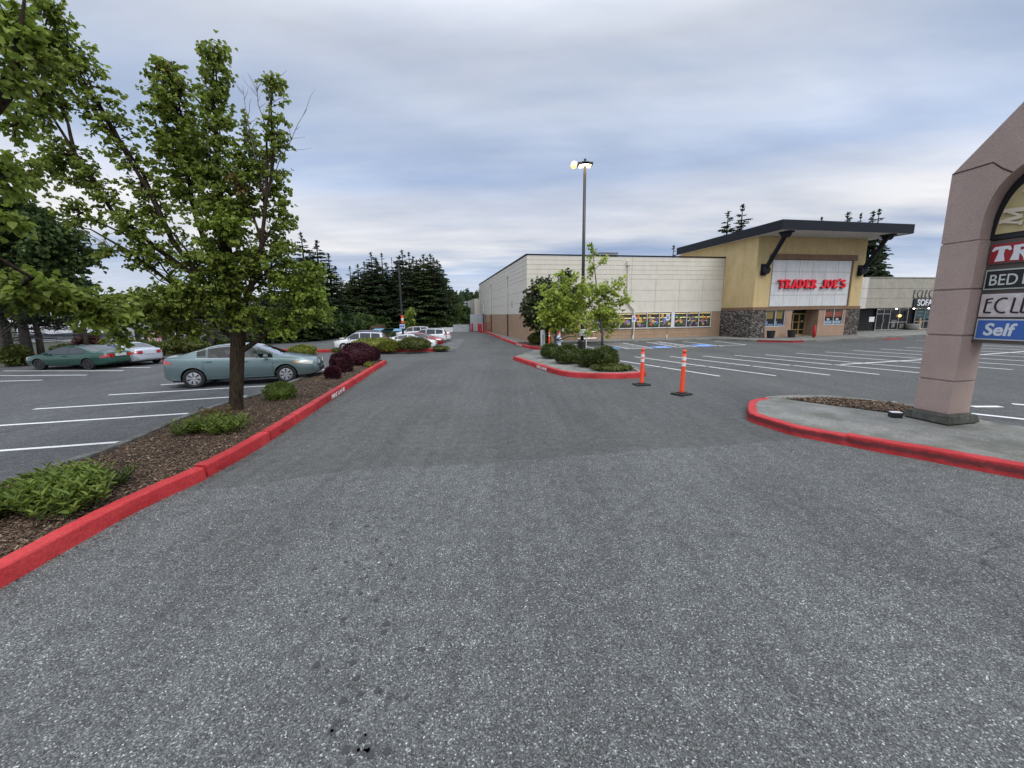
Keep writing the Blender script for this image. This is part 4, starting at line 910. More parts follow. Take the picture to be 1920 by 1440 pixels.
# ------------------------------------------------------------------ pylon sign at right
PA = rad(-78.6); PO = G(1780, 779, .36); PO.z = 0; PO = PO + Vector((math.cos(PA), math.sin(PA), 0)) * -.575
pyl = empty('pylon_sign', PO, PA, 'mauve arched shopping centre sign on pillars with stacked tenant panels', 'sign')
def mauve():
    m = mat('mauve_stucco', rough=.95, spec=.15); n = N(m); v = n.coord(); c = n.ramp(n.noise(v, 60, 3, .7), [(.3, (.36, .26, .225)), (.7, (.56, .44, .39))])
    c = n.mix(c, n.ramp(n.noise(v, 1.1, 5, .6), [(.3, .86), (.7, 1.1)]), 1.0, 'MULTIPLY'); n.base(c); n.bump(n.noise(v, 75, 4, .7), .8, .02); return m
M['mauve'] = mauve()
# local x along the face to the right, y back, z up.  Mirror about x = XM.
XM = 1.80; PWD = .55; PD = .55
def mir(x): return 2 * XM - x
zg = [.36, 1.01, 1.88, 2.73, 3.59]
for side in (0, 1):
    mb = MB()
    for z0, z1 in zip(zg, zg[1:]):
        a, b = -.01, PWD
        if side: a, b = mir(b), mir(a)
        mb.box(a, b, 0, PD, z0 + .014, z1 - .014); mb.box(a + .02, b - .02, .02, PD - .02, z0 - .013, z0 + .0135)
    mb.build('pillar', M['mauve'], pyl, bevel=.008)
# head: gable with an arched opening, one thick slab
def basket(pts, top):
    L_ = [Vector((a, b)) for a, b in pts]; L_ = L_ + [Vector((mir(p.x), p.y)) for p in reversed(L_)]
    L3 = smooth_path([(p.x, p.y, 0) for p in L_], 6); n = 61; D_ = [0]
    for a, b in zip(L3, L3[1:]): D_.append(D_[-1] + (b - a).length)
    ts = np.linspace(0, D_[-1], n); return list(zip(np.interp(ts, D_, [p.x for p in L3]), np.interp(ts, D_, [p.y for p in L3])))
def head_poly():
    sh = (-.015, 4.84); ax = XM - .35
    az = 4.84 + (ax + .015) * 1.075
    outer = [(-.005, 3.60), sh, (ax, az), (mir(ax), az), (mir(sh[0]), sh[1]), (mir(-.005), 3.60)]
    inner = basket([(.535, 3.60), (.537, 3.78), (.55, 4.0), (.616, 4.30), (.736, 4.53), (.931, 4.71), (1.30, 4.92)], 0)
    return outer, inner
outer, inner = head_poly()
def slab(outer, inner, y0, y1, name, m, parent):
    # strip between outer polyline and inner arch (both left -> right)
    no = len(inner); P = []
    D_ = [0]
    for a, b in zip(outer, outer[1:]): D_.append(D_[-1] + math.dist(a, b))
    ts = np.linspace(0, D_[-1], no); ox = np.interp(ts, D_, [p[0] for p in outer]); oz = np.interp(ts, D_, [p[1] for p in outer])
    # make sure the shoulders stay sharp
    for p, d in zip(outer, D_):
        i = int(np.argmin(abs(ts - d))); ox[i], oz[i] = p
    v = []
    for y in (y0, y1):
        for i in range(no): v.append((ox[i], y, oz[i])); v.append((inner[i][0], y, inner[i][1]))
    n2 = 2 * no; f = []
    for i in range(no - 1):
        a, b, c, d = 2 * i, 2 * i + 2, 2 * i + 3, 2 * i + 1
        f += [(a, d, c, b), (n2 + a, n2 + b, n2 + c, n2 + d), (a, b, n2 + b, n2 + a), (d, n2 + d, n2 + c, c)]
    f += [(0, n2, n2 + 1, 1), (n2 - 2, n2 - 1, 2 * n2 - 1, 2 * n2 - 2)]
    return MB().add(v, f).build(name, m, parent)
slab(outer, inner, 0, PD, 'gable', M['mauve'], pyl)
for a_, b_ in ((.012, PWD - .02), (mir(PWD - .02), mir(.012))): MB().box(a_, b_, .02, PD - .02, 3.5755, 3.5995).build('groove', M['mauve'], pyl)
groove = mat('dark_groove', (.05, .032, .028), .95)
mb = MB(); stroke(mb, [(-.01, 4.845), (.25, 4.852), (.539, 4.865), (.68, 4.72), (.81, 4.62)], .022, .002, .006); mb.build('groove', groove, pyl)
# concrete plinth
MB().add([(-.10, -.14, .2), (PWD + .12, -.14, .2), (PWD + .12, PD + .12, .2), (-.10, PD + .12, .2), (-.06, -.10, .345), (PWD + .08, -.10, .355), (PWD + .08, PD + .08, .352), (-.06, PD + .08, .345)], [(0, 3, 2, 1), (4, 5, 6, 7), (0, 1, 5, 4), (1, 2, 6, 5), (2, 3, 7, 6), (3, 0, 4, 7)]).build('plinth', M['plinth'], pyl, bevel=.015)
MB().box(mir(PWD) - .1, mir(-.1), -.14, PD + .12, .2, .355).build('plinth', M['plinth'], pyl, bevel=.015)
# cabinet between the pillars: face plane about .2 behind the front
YC = .25; CX0, CX1 = .585, mir(.585)
framem = mat('brown_sign_frame', (.10, .078, .07), .5)
MB().box(PWD + .002, mir(PWD) - .002, YC + .02, YC + .30, 1.80, 3.56).box(PWD + .001, mir(PWD) - .001, YC, YC + .32, 1.75, 1.799).build('sign_cabinet', framem, pyl)
# arched tympanum
def arch_poly(r, h, zb): return [(XM - r * math.cos(t), zb + h * math.sin(t)) for t in np.linspace(0, math.pi, 40)]
mb = MB(); pts = basket([(.538, 3.58), (.54, 3.78), (.553, 4.0), (.62, 4.30), (.74, 4.53), (.935, 4.705), (1.30, 4.91)], 0); n_ = len(pts); mb.add([(x, YC + .01, z) for x, z in pts] + [(x, YC + .25, z) for x, z in pts], [tuple(range(n_)), tuple(reversed(range(n_, 2 * n_)))] + [(i, (i + 1) % n_, n_ + (i + 1) % n_, n_ + i) for i in range(n_)]); tymf = mb.build('arch_frame', M['black'], pyl)
mb = MB(); pts = basket([(.603, 3.668), (.62, 3.85), (.648, 4.016), (.724, 4.258), (.844, 4.436), (1.1, 4.62), (1.4, 4.76)], 0); mb.add([(x, YC - .012, z) for x, z in pts] + [(x, YC + .009, z) for x, z in pts], [tuple(range(n_)), tuple(reversed(range(n_, 2 * n_)))] + [(i, (i + 1) % n_, n_ + (i + 1) % n_, n_ + i) for i in range(n_)]); tym = mb.build('arch_panel', stucco('golden_cream', (.46, .38, .19), (.56, .48, .26), 3, 90), pyl)
# raised letters following the arch: "M" then a second letter cut off by the picture
def rot_letter(mb, strokes, cx, cz, ang, h, mi=0, y=0):
    ca, sa = math.cos(ang), math.sin(ang)
    for i, (pts, wd) in enumerate(strokes): stroke(mb, [(cx + (a * ca - b * sa) * h, cz + (a * sa + b * ca) * h) for a, b in pts], wd if isinstance(wd, list) else wd * 1.0, y - .002 * i, .03, mi)
Ms = [([(-.42, -.5), (-.34, .5)], .035), ([(-.34, .5), (0, -.42)], .06), ([(0, -.42), (.34, .5)], .035), ([(.34, .5), (.42, -.5)], .065), ([(-.55, -.5), (-.28, -.5)], .03), ([(.28, -.5), (.56, -.5)], .03), ([(-.46, .5), (-.22, .5)], .03), ([(.22, .5), (.46, .5)], .03)]
mb = MB(); rot_letter(mb, Ms, .815, 3.93, rad(80), .26, 0, YC - .014)
rot_letter(mb, [([(0, -.5), (0, .5)], .05), ([(-.13, -.5), (.13, -.5)], .03), ([(-.13, .5), (.13, .5)], .03)], 1.0, 4.27, rad(60), .25, 0, YC - .014)
mb.build('arch_lettering', [mat('bone_letter', (.62, .55, .42), .5)], tym)
def tenant(z0, z1, bg, frame, build):
    mb = MB(); mb.box(CX0, CX1, YC - .012, YC + .018, z0, z1, 1); mb.box(CX0 + .018, CX1 - .018, YC - .018, YC - .0125, z0 + .022, z1 - .022, 0); p = mb.build('tenant_panel', [bg, frame], pyl)
    mb = MB(); build(mb, z0, z1); mb.build('panel_lettering', tenant.lm, p); return p
off = YC - .019
tenant.lm = M['white']
def _tr(mb, z0, z1):
    # flared T R
    def S_(pts, ws, k): stroke(mb, pts, ws, off - .001 * k, .004)
    h = .25; zb_ = z0 + .045; o_ = -.065
    S_([(.81 + o_, zb_ + h * .9), (.80 + o_, zb_ + h * .5), (.80 + o_, zb_)], [.08, .075, .13], 0); S_([(.69 + o_, zb_ + h * .72), (.72 + o_, zb_ + h * .9), (.81 + o_, zb_ + h * .93), (.89 + o_, zb_ + h * .9), (.92 + o_, zb_ + h * .72)], [.03, .06, .05, .06, .03], 1)
    x = .93
    S_([(x, zb_ + h), (x, zb_ + h * .5), (x - .01, zb_)], [.09, .075, .11], 2); S_([(a, b) for a, b in arc(x + .03, zb_ + h * .74, .10, h * .20, 90, -90, 8)], .045, 3); S_([(x + .06, zb_ + h * .5), (x + .11, zb_ + h * .25), (x + .15, zb_)], [.045, .055, .09], 4)
    vf = text_mesh("ADER JOE'S", h, 1.7, .002, .03); put_text(mb, vf, 1.14, off - .001, zb_)
tenant(3.148, 3.51, mat('panel_red', (.33, .012, .02), .4), framem, _tr)
tenant.lm = mat('pale_print', (.58, .62, .58), .5)
def _bed(mb, z0, z1): put_text(mb, text_mesh('BED', .185, .355, .002, .004), .655, off - .001, z0 + .075); stroke(mb, [(1.085, z0 + .075), (1.085, z0 + .26)], .03, off, .004)
tenant(2.706, 3.054, M['black'], mat('pale_frame', (.50, .54, .48), .5), _bed)
tenant.lm = mat('dark_plum_print', (.02, .01, .02), .5)
def _ecl(mb, z0, z1):
    x = .66; h = .25; zb_ = z0 + .075
    for k, (ch, adv) in enumerate([('E', .105), ('C', .20), ('L', .10), ('E', .115), ('C', .2), ('T', .17), ('I', .07), ('C', .2)]):
        if ch == 'E': ss = [([(.06, 1), (.03, .5), (0, .02)], .03), ([(.0, .93), (.40, 1.0)], .026), ([(.02, .70), (.36, .72)], .022), ([(0, .02), (.42, .0)], .028)]
        if ch == 'C': ss = [(arc(.48, .5, .44, .5, 65, 295, 14), .028)]
        if ch == 'L': ss = [([(.08, 1.02), (.04, .5), (0, .02)], .03), ([(0, .02), (.42, 0)], .028)]
        if ch == 'T': ss = [([(.3, 1), (.26, 0)], .03), ([(0, .98), (.6, 1.0)], .026)]
        if ch == 'I': ss = [([(.1, 1), (.08, 0)], .03)]
        for i, (p, wd) in enumerate(ss): stroke(mb, [(x + a * h * .9, zb_ + b * h) for a, b in p], wd, off - .001 * (i + k % 2 * 4), .003)
        x += adv + .02
tenant(2.225, 2.63, stucco('marbled_white', (.50, .42, .40), (.70, .66, .64), 9), mat('pale_frame_b', (.60, .58, .56), .5), _ecl)
tenant.lm = mat('light_print', (.66, .70, .72), .5)
def _self(mb, z0, z1):
    vf = text_mesh('Self', .225, .42, .002, .028, .12); put_text(mb, vf, .70, off - .001, z0 + .075)
tenant(1.815, 2.187, mat('panel_blue', (.045, .13, .42), .4), mat('pale_frame_c', (.58, .62, .62), .5), _self)
# landscape uplight
o = MB().box(-.10, .10, -.07, .07, 0, .10).build('ground_light', M['black'], loc=G(1678, 782, .185), rz=-.3, bevel=.015); MB().box(-.09, .09, -.06, .06, .102, .112).build('lens', M['reflect'], o); tag(o, 'small black landscape floodlight in the mulch by the mauve pillar', 'ground light')

# ------------------------------------------------------------------ cars
def paint(name, col, metal=.55, rough=.32):
    m = mat(name, col, rough, metal, Coat_Weight=.8, Coat_Roughness=.06); n = N(m); v = n.coord()
    n.base(n.mix(tuple(c * .93 for c in col), tuple(min(1, c * 1.06) for c in col), n.noise(v, 2, 4, .6))); return m
seam_m = mat('panel_gap', (.01, .012, .012), .8)
well_m = mat('wheel_well', (.008, .008, .008), .9)
tyre_m = mat('tyre_rubber', (.018, .018, .019), .75)
rim_silver = mat('silver_hubcap', (.52, .53, .55), .35, .7); rim_dark = mat('dark_steel_rim', (.02, .02, .022), .5)
lamp_red = mat('tail_lamp_red', (.42, .012, .02), .15, spec=.8, Coat_Weight=1.); lamp_clear = mat('headlamp', (.58, .58, .52), .1, spec=.9, Coat_Weight=1.); amber = mat('amber_lamp', (.7, .22, .03), .2)
plate_m = mat('number_plate', (.55, .58, .60), .4)
def sm(xs, pts, k=5):
    z = np.interp(xs, [p[0] for p in pts], [p[1] for p in pts]); ker = np.ones(k) / k
    pad = np.concatenate([[z[0]] * (k // 2), z, [z[-1]] * (k // 2)]); return np.convolve(pad, ker, 'valid')
class Car:
    def __init__(s, spec):
        s.__dict__.update(spec); s.xs = np.concatenate([[-s.L / 2, -s.L / 2 + .02, -s.L / 2 + .06], np.linspace(-s.L / 2 + .12, s.L / 2 - .12, 76), [s.L / 2 - .06, s.L / 2 - .02, s.L / 2]])
        s.zt = sm(s.xs, s.top, 3); s.zb = np.minimum(np.interp(s.xs, [p[0] for p in s.belt], [p[1] for p in s.belt]), s.zt - .05)
        u = np.abs(s.xs) / (s.L / 2); s.W = s.Wd / 2 * np.clip(1 - .30 * np.clip((u - .62) / .38, 0, 1) ** 2.4 - .10 * np.clip((u - .955) / .045, 0, 1) ** 2, .4, 1)
        s.z0 = s.clear + .10 * np.clip((u - .8) / .2, 0, 1) ** 2
    def sec(s, i):
        W, zt, zb, z0 = s.W[i], s.zt[i], s.zb[i], s.z0[i]; t = (zt - zb - .05) * s.tumble
        e = W * .90 - t; mid = lerp(z0, zb, .5)
        P = [(0, z0), (W * .86, z0), (W * .965, z0 + .05), (W * .99, lerp(z0, zb, .28)), (W, mid), (W * .99, lerp(z0, zb, .78)), (W * .965, zb - .07), (W * .935, zb - .015), (W * .90, zb)]
        for q in (.33, .66, 1.): P.append((W * .90 - t * q, zb + (zt - .05 - zb) * q))
        for q, d in ((.93, .020), (.8, .008), (.5, -.002 + .0), (0, -.006)): P.append((e * q, zt - .03 - d * 0 - .02 * (q ** 3) + .03 * (1 - q * q) * .99 - .0))
        return P
    def idx(s, x): return float(np.interp(x, s.xs, range(len(s.xs))))
    def secx(s, x):
        f = s.idx(x); i = min(int(f), len(s.xs) - 2); t = f - i; A, B = s.sec(i), s.sec(i + 1)
        return [(lerp(a[0], b[0], t), lerp(a[1], b[1], t)) for a, b in zip(A, B)]
    def side(s, x, z):
        P = s.secx(x)[1:12]
        return float(np.interp(z, [p[1] for p in P], [p[0] for p in P]))
    def belt_z(s, x): return s.secx(x)[8][1]
    def edge_z(s, x): return s.secx(x)[11][1]
    def body(s, m, parent):
        n = len(s.xs); secs = [s.sec(i) for i in range(n)]; k = len(secs[0]); ring = 2 * k - 2; mb = MB(); v = []
        for i in range(n):
            P = secs[i]; x = s.xs[i]
            v += [(x, y, z) for y, z in P] + [(x, -y, z) for y, z in reversed(P[1:-1])]
        f = [(i * ring + j, i * ring + (j + 1) % ring, (i + 1) * ring + (j + 1) % ring, (i + 1) * ring + j) for i in range(n - 1) for j in range(ring)]
        f += [tuple(reversed(range(ring))), tuple((n - 1) * ring + j for j in range(ring))]
        mb.add(v, f); o = mb.build('body', [m, well_m], parent, smooth=True)
        # recalc normals, cut the wheel arches
        bm = bmesh.new(); bm.from_mesh(o.data); bmesh.ops.recalc_face_normals(bm, faces=bm.faces); bm.to_mesh(o.data); bm.free()
        c = MB()
        for wx in s.wheels:
            for sd in (-1, 1):
                yy0 = sd * (s.Wd / 2 - .27); yy1 = sd * (s.Wd / 2 + .15); r = s.wr + .055
                c.add([(wx + r * math.cos(t), yy0, s.wr + r * math.sin(t)) for t in np.linspace(0, 2 * math.pi, 33)[:-1]] + [(wx + r * math.cos(t), yy1, s.wr + r * math.sin(t)) for t in np.linspace(0, 2 * math.pi, 33)[:-1]],
                      [tuple(range(32)), tuple(reversed(range(32, 64)))] + [((i + 1) % 32, i, 32 + i, 32 + (i + 1) % 32) for i in range(32)])
        co = c.build('cut', well_m)
        bm = bmesh.new(); bm.from_mesh(co.data); bmesh.ops.recalc_face_normals(bm, faces=bm.faces); bm.to_mesh(co.data); bm.free()
        co.parent = parent; md = o.modifiers.new('b', 'BOOLEAN'); md.object = co; md.operation = 'DIFFERENCE'; md.solver = 'EXACT'
        bpy.context.view_layer.update(); dg = bpy.context.evaluated_depsgraph_get(); me = bpy.data.meshes.new_from_object(o.evaluated_get(dg)); o.modifiers.clear(); o.data = me; bpy.data.objects.remove(co)
        me.polygons.foreach_set('use_smooth', [True] * len(me.polygons)); me.set_sharp_from_angle(angle=rad(32))
        if getattr(s, 'hollow', 0):
            bm = bmesh.new(); bm.from_mesh(me); kill = []
            for f in bm.faces:
                cx, cy, cz = f.calc_center_median()
                sw = any(a + .02 < cx < b - .02 for a, b in s.windows) and s.belt_z(cx) + .01 < cz < s.edge_z(cx) - .02 and abs(f.normal.z) < .75
                wsx = s.screen[1] + .03 < cx < s.screen[0] - .03 or s.rear[0] + .03 < cx < s.rear[1] - .03
                tw = wsx and abs(f.normal.z) > .5 and cz > s.belt_z(cx) + .03 and abs(cy) < s.secx(cx)[11][0] * .9
                if sw or tw: kill.append(f)
            bmesh.ops.delete(bm, geom=kill, context='FACES'); bm.to_mesh(me); bm.free()
        while len(me.materials) < 2: me.materials.append(well_m)
        me.materials[0] = m; me.materials[1] = well_m
        for p in me.polygons:
            cx, cy, cz = p.center; hit = 0; rr_ = 0
            for wx in s.wheels:
                if (cx - wx) ** 2 + (cz - s.wr) ** 2 < (s.wr + .062) ** 2 and (((cx - wx) ** 2 + (cz - s.wr) ** 2 > (s.wr + .048) ** 2 and abs(p.normal.y) < .3 and abs(cy) > s.Wd / 2 - .30) or (abs(abs(cy) - (s.Wd / 2 - .27)) < .01 and abs(p.normal.y) > .9)): hit = 1
            p.material_index = hit
            if cz < s.clear + .02 and abs(p.normal.z) > .8: p.material_index = 1
        return o
    def spatch(s, mb, x0, x1, lo, hi, sd, off=.006, nx=14, nz=5, mi=0, ext=None):
        v = []; 
        for i in range(nx + 1):
            x = lerp(x0, x1, i / nx); a = lo(x) if callable(lo) else lo; b = hi(x) if callable(hi) else hi
            b = max(a + .001, b)
            for j in range(nz + 1):
                z = lerp(a, b, j / nz); v.append((x, sd * (s.side(x, z) + off), z))
        f = [(i * (nz + 1) + j, (i + 1) * (nz + 1) + j, (i + 1) * (nz + 1) + j + 1, i * (nz + 1) + j + 1) for i in range(nx) for j in range(nz)]
        if sd > 0: f = [tuple(reversed(q)) for q in f]
        mb.add(v, f, mi)
    def tpatch(s, mb, x0, x1, fy0, fy1, off=.007, nx=10, ny=8, mi=0):
        v = []
        for i in range(nx + 1):
            P = s.secx(lerp(x0, x1, i / nx)); T = P[11:][::-1]; e = P[11][0]
            for j in range(ny + 1):
                fy = lerp(fy0, fy1, j / ny); y = e * fy; z = float(np.interp(abs(y), [p[0] for p in T], [p[1] for p in T])); v.append((lerp(x0, x1, i / nx), y, z + off))
        mb.add(v, [(i * (ny + 1) + j, (i + 1) * (ny + 1) + j, (i + 1) * (ny + 1) + j + 1, i * (ny + 1) + j + 1) for i in range(nx) for j in range(ny)], mi)
def wheel_into(parent, wx, sd, y, r, rim_m, spokes=7, wd=.20):
    e = MB().lathe([(r * .62, -wd / 2), (r * .93, -wd / 2), (r * .985, -wd / 2 + .025), (r, -wd / 4), (r, wd / 4), (r * .985, wd / 2 - .025), (r * .93, wd / 2), (r * .68, wd / 2 - .01), (r * .64, wd / 2 - .03), (r * .62, -wd / 2)], 32, (0, 0, 0), 'y').build('wheel', tyre_m, parent, smooth=True)
    e.location = (wx, sd * y, r)
    if sd < 0: e.rotation_euler.z = math.pi
    mb = MB(); R = r * .65
    mb.lathe([(0, wd / 2 - .075), (R, wd / 2 - .075)], 28, (0, 0, 0), 'y', 1); mb.lathe([(R, wd / 2 - .09), (R, wd / 2 - .008), (R * .93, wd / 2 - .002), (R * .90, wd / 2 - .03)], 28, (0, 0, 0), 'y', 0)
    for k in range(spokes):
        a = k * 2 * math.pi / spokes + .2; c_, s_ = math.cos(a), math.sin(a); v = []
        for rr, hw, yy in ((R * .16, R * .10, wd / 2 - .012), (R * .55, R * .17, wd / 2 - .006), (R * .92, R * .30, wd / 2 - .016)):
            for q in (-1, 1): v.append((rr * c_ - q * hw * s_, yy, rr * s_ + q * hw * c_))
        for rr, hw, yy in ((R * .16, R * .10, wd / 2 - .07), (R * .55, R * .17, wd / 2 - .07), (R * .92, R * .30, wd / 2 - .07)):
            for q in (-1, 1): v.append((rr * c_ - q * hw * s_, yy, rr * s_ + q * hw * c_))
        mb.add(v, [(0, 1, 3, 2), (2, 3, 5, 4), (0, 2, 8, 6), (2, 4, 10, 8), (1, 7, 9, 3), (3, 9, 11, 5)], 0)
    mb.lathe([(0, wd / 2 + .0), (R * .18, wd / 2 - .003), (R * .24, wd / 2 - .02), (R * .24, wd / 2 - .07)], 16, (0, 0, 0), 'y', 0)
    mb.build('rim', [rim_m, well_m], e, smooth=False)
    return e
def make_car(name, loc, rz, label, cat, spec, pm, rim=rim_silver, spokes=7, group=None, chrome=True, glass=None):
    glass = glass or M['glass_car']; r_ = empty(name, loc, rz, label, cat, group); c = Car(spec); c.body(pm, r_)
    for wx in c.wheels:
        for sd in (-1, 1): wheel_into(r_, wx, sd, c.Wd / 2 - .12, c.wr, rim, spokes)
    # side glass, split at the pillars
    hi = lambda x: min(c.edge_z(x) - .035, c.edge_z(x) - .035)
    for sd in (-1, 1):
        for (a, b) in c.windows:
            mb = MB(); lo = lambda x: c.belt_z(x) + .015
            c.spatch(mb, a, b, lo, hi, sd, .007, 16, 4); g = mb.build('window', glass, r_, smooth=True)
        if chrome:
            mb = MB(); a, b = c.windows[0][0] - .04, c.windows[-1][1] + .05
            c.spatch(mb, a, b, lambda x: c.edge_z(x) - .034, lambda x: c.edge_z(x) - .022, sd, .009, 24, 1); c.spatch(mb, a, b, lambda x: c.belt_z(x) + .000, lambda x: c.belt_z(x) + .013, sd, .009, 24, 1)
            mb.build('window_trim', M['chrome'] if chrome != 2 else M['rubber'], r_, smooth=True)
        mb = MB()
        for x in c.seams: c.spatch(mb, x - .004, x + .004, c.clear + .12, lambda q: c.belt_z(q) - .01, sd, .003, 1, 8)
        c.spatch(mb, c.seams[0], c.seams[-1], c.clear + .115, c.clear + .123, sd, .003, 20, 1); mb.build('door_gap', seam_m, r_)
        for x in c.handles:
            z = c.belt_z(x) - .10; mb = MB(); yv = c.side(x, z); mb.box(x - .10, x + .10, sd * (yv + .004) if sd > 0 else sd * (yv + .035), sd * (yv + .035) if sd > 0 else sd * (yv + .004), z - .015, z + .018); mb.build('door_handle', pm if chrome == 1 else M['rubber'], r_, bevel=.008)
        x = c.mirror; z = c.belt_z(x) + .07; yv = c.side(x, c.belt_z(x)); mb = MB(); ya, yb = sd * (yv - .02), sd * (yv + .20); mb.box(x - .06, x + .07, min(ya + sd * .05, yb), max(ya + sd * .05, yb), z - .06, z + .07); mb.build('wing_mirror', pm, r_, smooth=False, bevel=.03)
        # lamps
        mb = MB(); a, b, z0_, z1_ = c.tail; c.spatch(mb, a, b, z0_, lambda x: lerp(z1_, z0_ + .06, (x - a) / (b - a)), sd, .008, 8, 3)
        xe = -c.L / 2; mb.box(xe - .012, xe + .03, min(sd * c.Wd * .20, sd * c.Wd * .285), max(sd * c.Wd * .20, sd * c.Wd * .285), z0_, z1_); mb.build('tail_light', lamp_red, r_, smooth=False)
        mb = MB(); a, b, z0_, z1_ = c.head; c.spatch(mb, a, b, lambda x: lerp(z0_ + .07, z0_, (x - a) / (b - a)), lambda x: lerp(z1_ + .0, z1_ - .02, (x - a) / (b - a)), sd, .008, 8, 3); c.spatch(mb, a - .05, a + .06, z0_ + .08, z1_ - .02, sd, .010, 3, 2, 1)
        xe = c.L / 2; mb.box(xe - .03, xe + .012, min(sd * c.Wd * .19, sd * c.Wd * .27), max(sd * c.Wd * .19, sd * c.Wd * .27), z0_, z1_ - .02); mb.build('headlight', [lamp_clear, amber], r_)
    mb = MB(); c.tpatch(mb, c.screen[0], c.screen[1], -.90, .90); mb.build('windscreen', glass, r_, smooth=True)
    mb = MB(); c.tpatch(mb, c.rear[0], c.rear[1], -.88, .88); mb.build('rear_window', glass, r_, smooth=True)
    xe = c.L / 2; gz0, gz1 = c.head[2] - .09, c.head[2] + .03; xg = xe - .035
    mb = MB().box(xg - .05, xg + .014, -.30, .30, gz0, gz1, 0)
    for k in range(3): mb.box(xg + .012, xg + .020, -.29, .29, lerp(gz0, gz1, .1 + k * .3), lerp(gz0, gz1, .2 + k * .3), 1)
    mb.box(xe - .05, xe + .006, -.5, .5, c.clear + .12, c.clear + .24, 0); mb.build('grille', [M['black'], M['chrome']], r_)
    xe = -c.L / 2; MB().box(xe - .014, xe + .02, -.26, .26, c.plate, c.plate + .15).build('number_plate', plate_m, r_)
    MB().box(-c.L / 2 + .25, c.L / 2 - .35, -c.Wd / 2 + .3, c.Wd / 2 - .3, c.clear - .03, c.clear + .02).build('underbody', well_m, r_)
    return r_, c
sedan = dict(L=4.95, Wd=1.86, clear=.24, wr=.335, wheels=(-1.50, 1.38), tumble=.44, windows=((-1.34, -1.06), (-1.03, -.16), (-.07, .98)), seams=(-1.16, -.11, .98), handles=(-1.0, .10), mirror=.78, tail=(-2.46, -2.10, .86, 1.02), head=(1.72, 2.28, .66, .82), screen=(1.22, .42), rear=(-1.95, -1.12), plate=.78,
    top=[(-2.475, .42), (-2.46, .72), (-2.43, 1.02), (-2.37, 1.125), (-2.2, 1.145), (-1.98, 1.165), (-1.7, 1.235), (-1.3, 1.365), (-.95, 1.45), (-.5, 1.495), (-.1, 1.50), (.2, 1.475), (.45, 1.415), (.8, 1.26), (1.15, 1.085), (1.3, 1.045), (1.7, .985), (2.1, .905), (2.32, .84), (2.42, .76), (2.475, .52)],
    belt=[(-2.4, 1.03), (-1.5, 1.035), (0, .985), (1.3, .93), (2.4, .80)])
pg = paint('grey_green_metallic', (.165, .235, .240), .55, .34)
ra = math.atan2(.85, 2.75)
mid = Vector((-9.80, 14.05, 0)); nrm = Vector((-math.sin(ra), math.cos(ra), 0))
sedan_h = dict(sedan, hollow=1)
camry, cobj = make_car('parked_car', mid + nrm * .88 + Vector((.12, .04, .0)), ra, 'grey green metallic sedan with silver hubcaps parked nose to the mulch bed behind the tree', 'car', sedan_h, pg, glass=M['glass_see'])
coupe = dict(L=4.55, Wd=1.72, clear=.24, wr=.30, wheels=(-1.36, 1.27), tumble=.42, windows=((-1.18, -.42), (-.34, .98)), seams=(-.38, .98), handles=(-.22,), mirror=.72, tail=(-2.26, -1.98, .66, .86), head=(1.9, 2.2, .58, .72), screen=(1.12, .36), rear=(-1.58, -.88), plate=.70,
    top=[(-2.275, .36), (-2.26, .62), (-2.22, .90), (-2.12, .965), (-1.65, .985), (-1.25, 1.13), (-.9, 1.245), (-.5, 1.30), (0, 1.31), (.35, 1.26), (.7, 1.12), (1.1, .93), (1.22, .90), (1.7, .83), (2.1, .74), (2.22, .64), (2.275, .36)],
    belt=[(-2.2, .88), (-1.2, .885), (0, .85), (1.2, .81), (2.2, .68)])
cm_ = (G(67, 694) + G(167, 693.5)) / 2; hd = math.pi + math.atan2(19.33 - 19.54, -20.83 + 23.71)
gc_, _ = make_car('parked_car', cm_ + Vector((.15, .80, 0)), hd, 'dark green two door coupe with black wheels parked under the left trees', 'car', coupe, paint('dark_green_metallic', (.020, .080, .060), .4, .35), rim_dark, chrome=2)
gc_.scale = (1.0, 1, .90)
silver = dict(coupe); silver.update(L=4.75, Wd=1.80, wr=.33, wheels=(-1.42, 1.33), tail=(-2.36, -1.86, .72, .90), top=[(-2.375, .36), (-2.36, .62), (-2.32, .93), (-2.2, 1.02), (-2.0, 1.04), (-1.7, 1.03), (-1.3, 1.17), (-.95, 1.29), (-.5, 1.37), (0, 1.385), (.35, 1.33), (.7, 1.18), (1.1, .98), (1.3, .94), (1.8, .86), (2.2, .76), (2.32, .66), (2.375, .36)])
sh_ = hd + rad(-14); sg = G(234, 686.5); sx_, sy_ = -1.42 * .92, .80 * .92
sc2_, _ = make_car('parked_car', (sg.x - (sx_ * math.cos(sh_) - sy_ * math.sin(sh_)), sg.y - (sx_ * math.sin(sh_) + sy_ * math.cos(sh_)), 0), sh_, 'silver coupe with spoked alloy wheels parked beyond the green coupe', 'car', silver, paint('silver_metallic', (.50, .53, .58), .6, .3), spokes=5, chrome=2); sc2_.scale = (.92, .92, .88)
make_car('parked_car', (-23.35, 15.2, 0), math.pi + rad(-6), 'dark car whose tail only just shows at the left edge', 'car', coupe, paint('black_car_paint', (.02, .022, .025), .3, .3), rim_dark, chrome=0)
def seat_mb(mb, x, y, w_):
    mb.box(x - .25, x + .28, y - w_ / 2, y + w_ / 2, .45, .72); mb.tube([(x - .22, y, .70), (x - .36, y, 1.12)], [.20, .17], 10); mb.tube([(x - .36, y - w_ * .22, .95), (x - .36, y + w_ * .22, .95)], .15, 10); mb.tube([(x - .38, y - .12, 1.22), (x - .38, y + .12, 1.22)], .085, 10)
mb = MB()
for yv in (-.40, .40): seat_mb(mb, .30, yv, .5)
